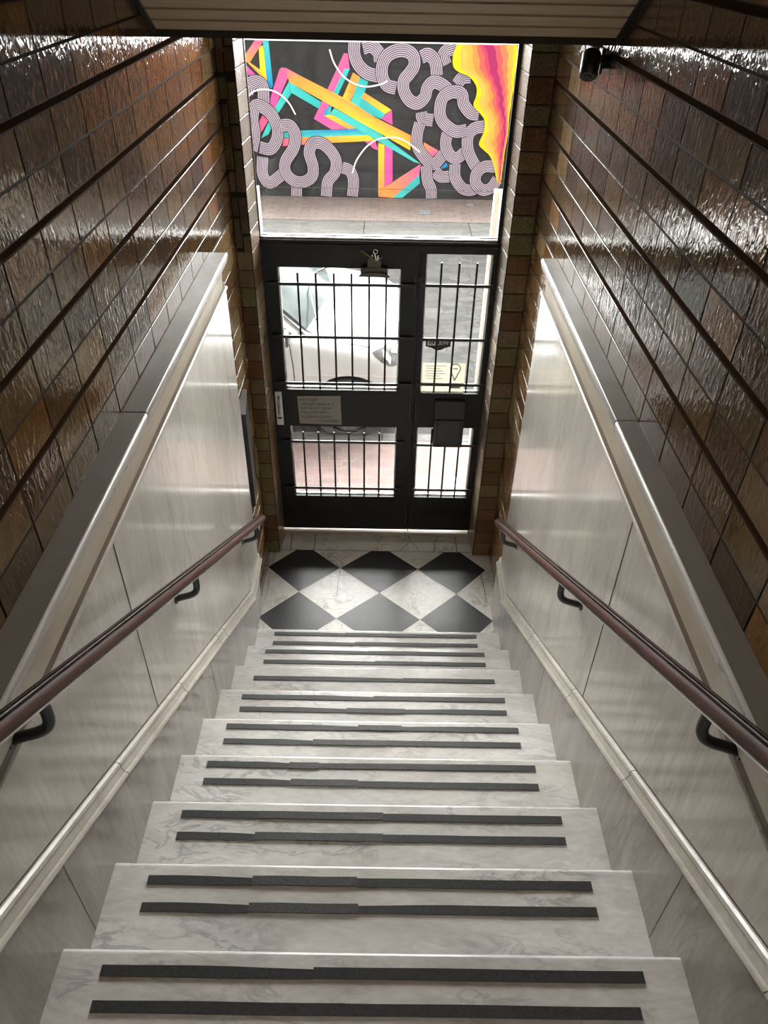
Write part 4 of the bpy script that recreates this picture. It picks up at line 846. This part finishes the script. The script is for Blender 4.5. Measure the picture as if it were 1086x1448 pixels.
mb = MB(); mb.grid([[(x, CY + y * w_, z + (1 - abs(y)) * 0.03) for y in (-1, -.5, 0, .5, 1)] for x, w_, z in ((-1.16, .57, 1.255), (-1.5, .60, 1.30), (-2.2, .60, 1.29), (-2.6, .56, 1.22))]); mb.build('roof', M['car_white'], car, smooth=True)
for sy in (-1, 1):
    F = lambda x, hw, z: (x, CY + sy * hw, z)
    mb = MB(); mb.grid([[F(-.55, .80, .80), F(-.61, .715, .835), F(-.64, .70, .80)][:2] + [F(-.68, .81, .835)], [F(-1.16, .555, 1.26), F(-1.20, .545, 1.265), F(-1.23, .60, 1.235)]]); mb.build('front_pillar', M['car_white'], car, smooth=True)
    mb = MB(); mb.grid([[F(-.70, .835, .845), F(-1.24, .615, 1.22)], [F(-1.5, .845, .87), F(-1.5, .625, 1.26)], [F(-2.3, .84, .88), F(-2.25, .62, 1.25)], [F(-2.6, .80, .9), F(-2.5, .6, 1.20)]]); mb.build('side_glass', M['car_glass'], car, smooth=True)
    mb = MB(); mb.tube([F(-.72, .80, .86), F(-.74, .88, .875), F(-.75, .93, .885)], 0.03, seg=10, rs=[.014, .03, .05]); mb.box(F(-.79, .90, .83), F(-.70, 1.02, .93)); mb.build('mirror', M['car_black'], car, bevel=0.015)
mb = MB(); mb.grid([[(-2.6, CY - .56, 1.22), (-2.6, CY + .56, 1.22)], [(-2.9, CY - .7, .88), (-2.9, CY + .7, .88)]]); mb.build('rear_window', M['car_glass'], car)
hl = patch('headlight', M['lamp_lens'], [(-.085, .700), (-.02, .712), (.06, .720), (.145, .715)], [(-.085, .696), (-.01, .625), (.06, .585), (.15, .57)], hit_y, 10, 6)
patch('reflector', M['chrome'], [(-.01, .70), (.03, .68), (.06, .64)], [(.0, .66), (.03, .635), (.055, .60)], hit_y, 6, 3, hl, 0.008)
patch('reflector', M['chrome'], [(.06, .705), (.10, .69), (.13, .65)], [(.06, .67), (.10, .65), (.125, .61)], hit_y, 6, 3, hl, 0.008)
patch('bonnet_seam', M['car_grey'], [(-.52, 2.50), (-.44, 2.455), (-.3, 2.42), (-.1, 2.43)], [(-.52, 2.508), (-.44, 2.463), (-.3, 2.428), (-.1, 2.438)], hit_z, 16, 1, car, 0.003)
patch('door_seam', M['car_grey'], [(-.72, .78), (-.70, .6), (-.69, .3)], [(-.712, .78), (-.692, .6), (-.682, .3)], hit_y, 12, 1, car, 0.003)
patch('side_moulding', M['car_black'], [(-.75, .80), (-1.3, .815), (-2.2, .83)], [(-.75, .775), (-1.3, .79), (-2.2, .805)], hit_y, 16, 1, car, 0.004)
def wheel(x, sy):
    w0 = empty('wheel', (x, CY + sy * 0.78, 0.19)); w0.parent = car; w0.matrix_parent_inverse = car.matrix_basis.inverted()
    mb = MB(); rr = [(.20, -.09), (.265, -.095), (.285, -.07), (.29, 0), (.285, .07), (.265, .095), (.20, .09)]
    rows = [[(x + r_ * math.cos(t), CY + sy * 0.75 + w_, 0.19 + r_ * math.sin(t)) for r_, w_ in rr] for t in [2 * math.pi * i / 36 for i in range(37)]]
    bpy.context.view_layer.update()
    def par(o_): o_.parent = w0; o_.matrix_parent_inverse = (car.matrix_basis @ car.matrix_basis.inverted() @ w0.matrix_basis).inverted()
    o_ = mb.grid(rows); o_ = mb.build('tyre', M['tyre'], None, smooth=True); par(o_)
    mb = MB(); mb.tube([(x, CY + sy * 0.70, .19), (x, CY + sy * 0.80, .19)], .2, seg=30)
    for i in range(7):
        t = 2 * math.pi * i / 7; mb.tube([(x + .05 * math.cos(t), CY + sy * .815, .19 + .05 * math.sin(t)), (x + .185 * math.cos(t), CY + sy * .805, .19 + .185 * math.sin(t))], .02, seg=6)
    o_ = mb.build('rim', M['steel'], None); par(o_)
for wx in (-0.27, -2.25):
    for sy in (-1, 1): wheel(wx, sy)

# ================================================================== FILL LAMP, added unseen over the upper stairs to brighten the nearest steps
cl = empty('fill_lamp', (0, -3.9, soffit(-3.9) - 0.03)); tag(cl, 'added round opal fill lamp over the upper stairs, unseen behind the viewer', 'lamp')
zl = soffit(-3.9)
mb = MB(); mb.tube([(0, -3.9, zl + 0.02), (0, -3.9, zl - 0.10)], 0.15, seg=28); mb.build('fill_lamp_base', M['coping'], cl, smooth=True)
mo, nt, b = new_mat('fill_lamp_glass'); b.inputs['Base Color'].default_value = (0.8, 0.75, 0.65, 1); b.inputs['Emission Color'].default_value = (1, 0.80, 0.58, 1); b.inputs['Emission Strength'].default_value = 4.0
mb = MB(); mb.tube([(0, -3.9, zl - 0.10), (0, -3.9, zl - 0.14), (0, -3.9, zl - 0.16)], 0.13, seg=28, rs=[.14, .12, .06]); mb.build('shade', mo, cl, smooth=True)
ld = bpy.data.lights.new('fill_light', 'POINT'); ld.energy = FILL_LAMP_POWER; ld.color = (1, 0.74, 0.48); ld.shadow_soft_size = 0.12
lo = bpy.data.objects.new('fill_light', ld); COL.objects.link(lo); lo.location = (0, -3.9, zl - 0.32)
lo.parent = cl; lo.matrix_parent_inverse = cl.matrix_basis.inverted()
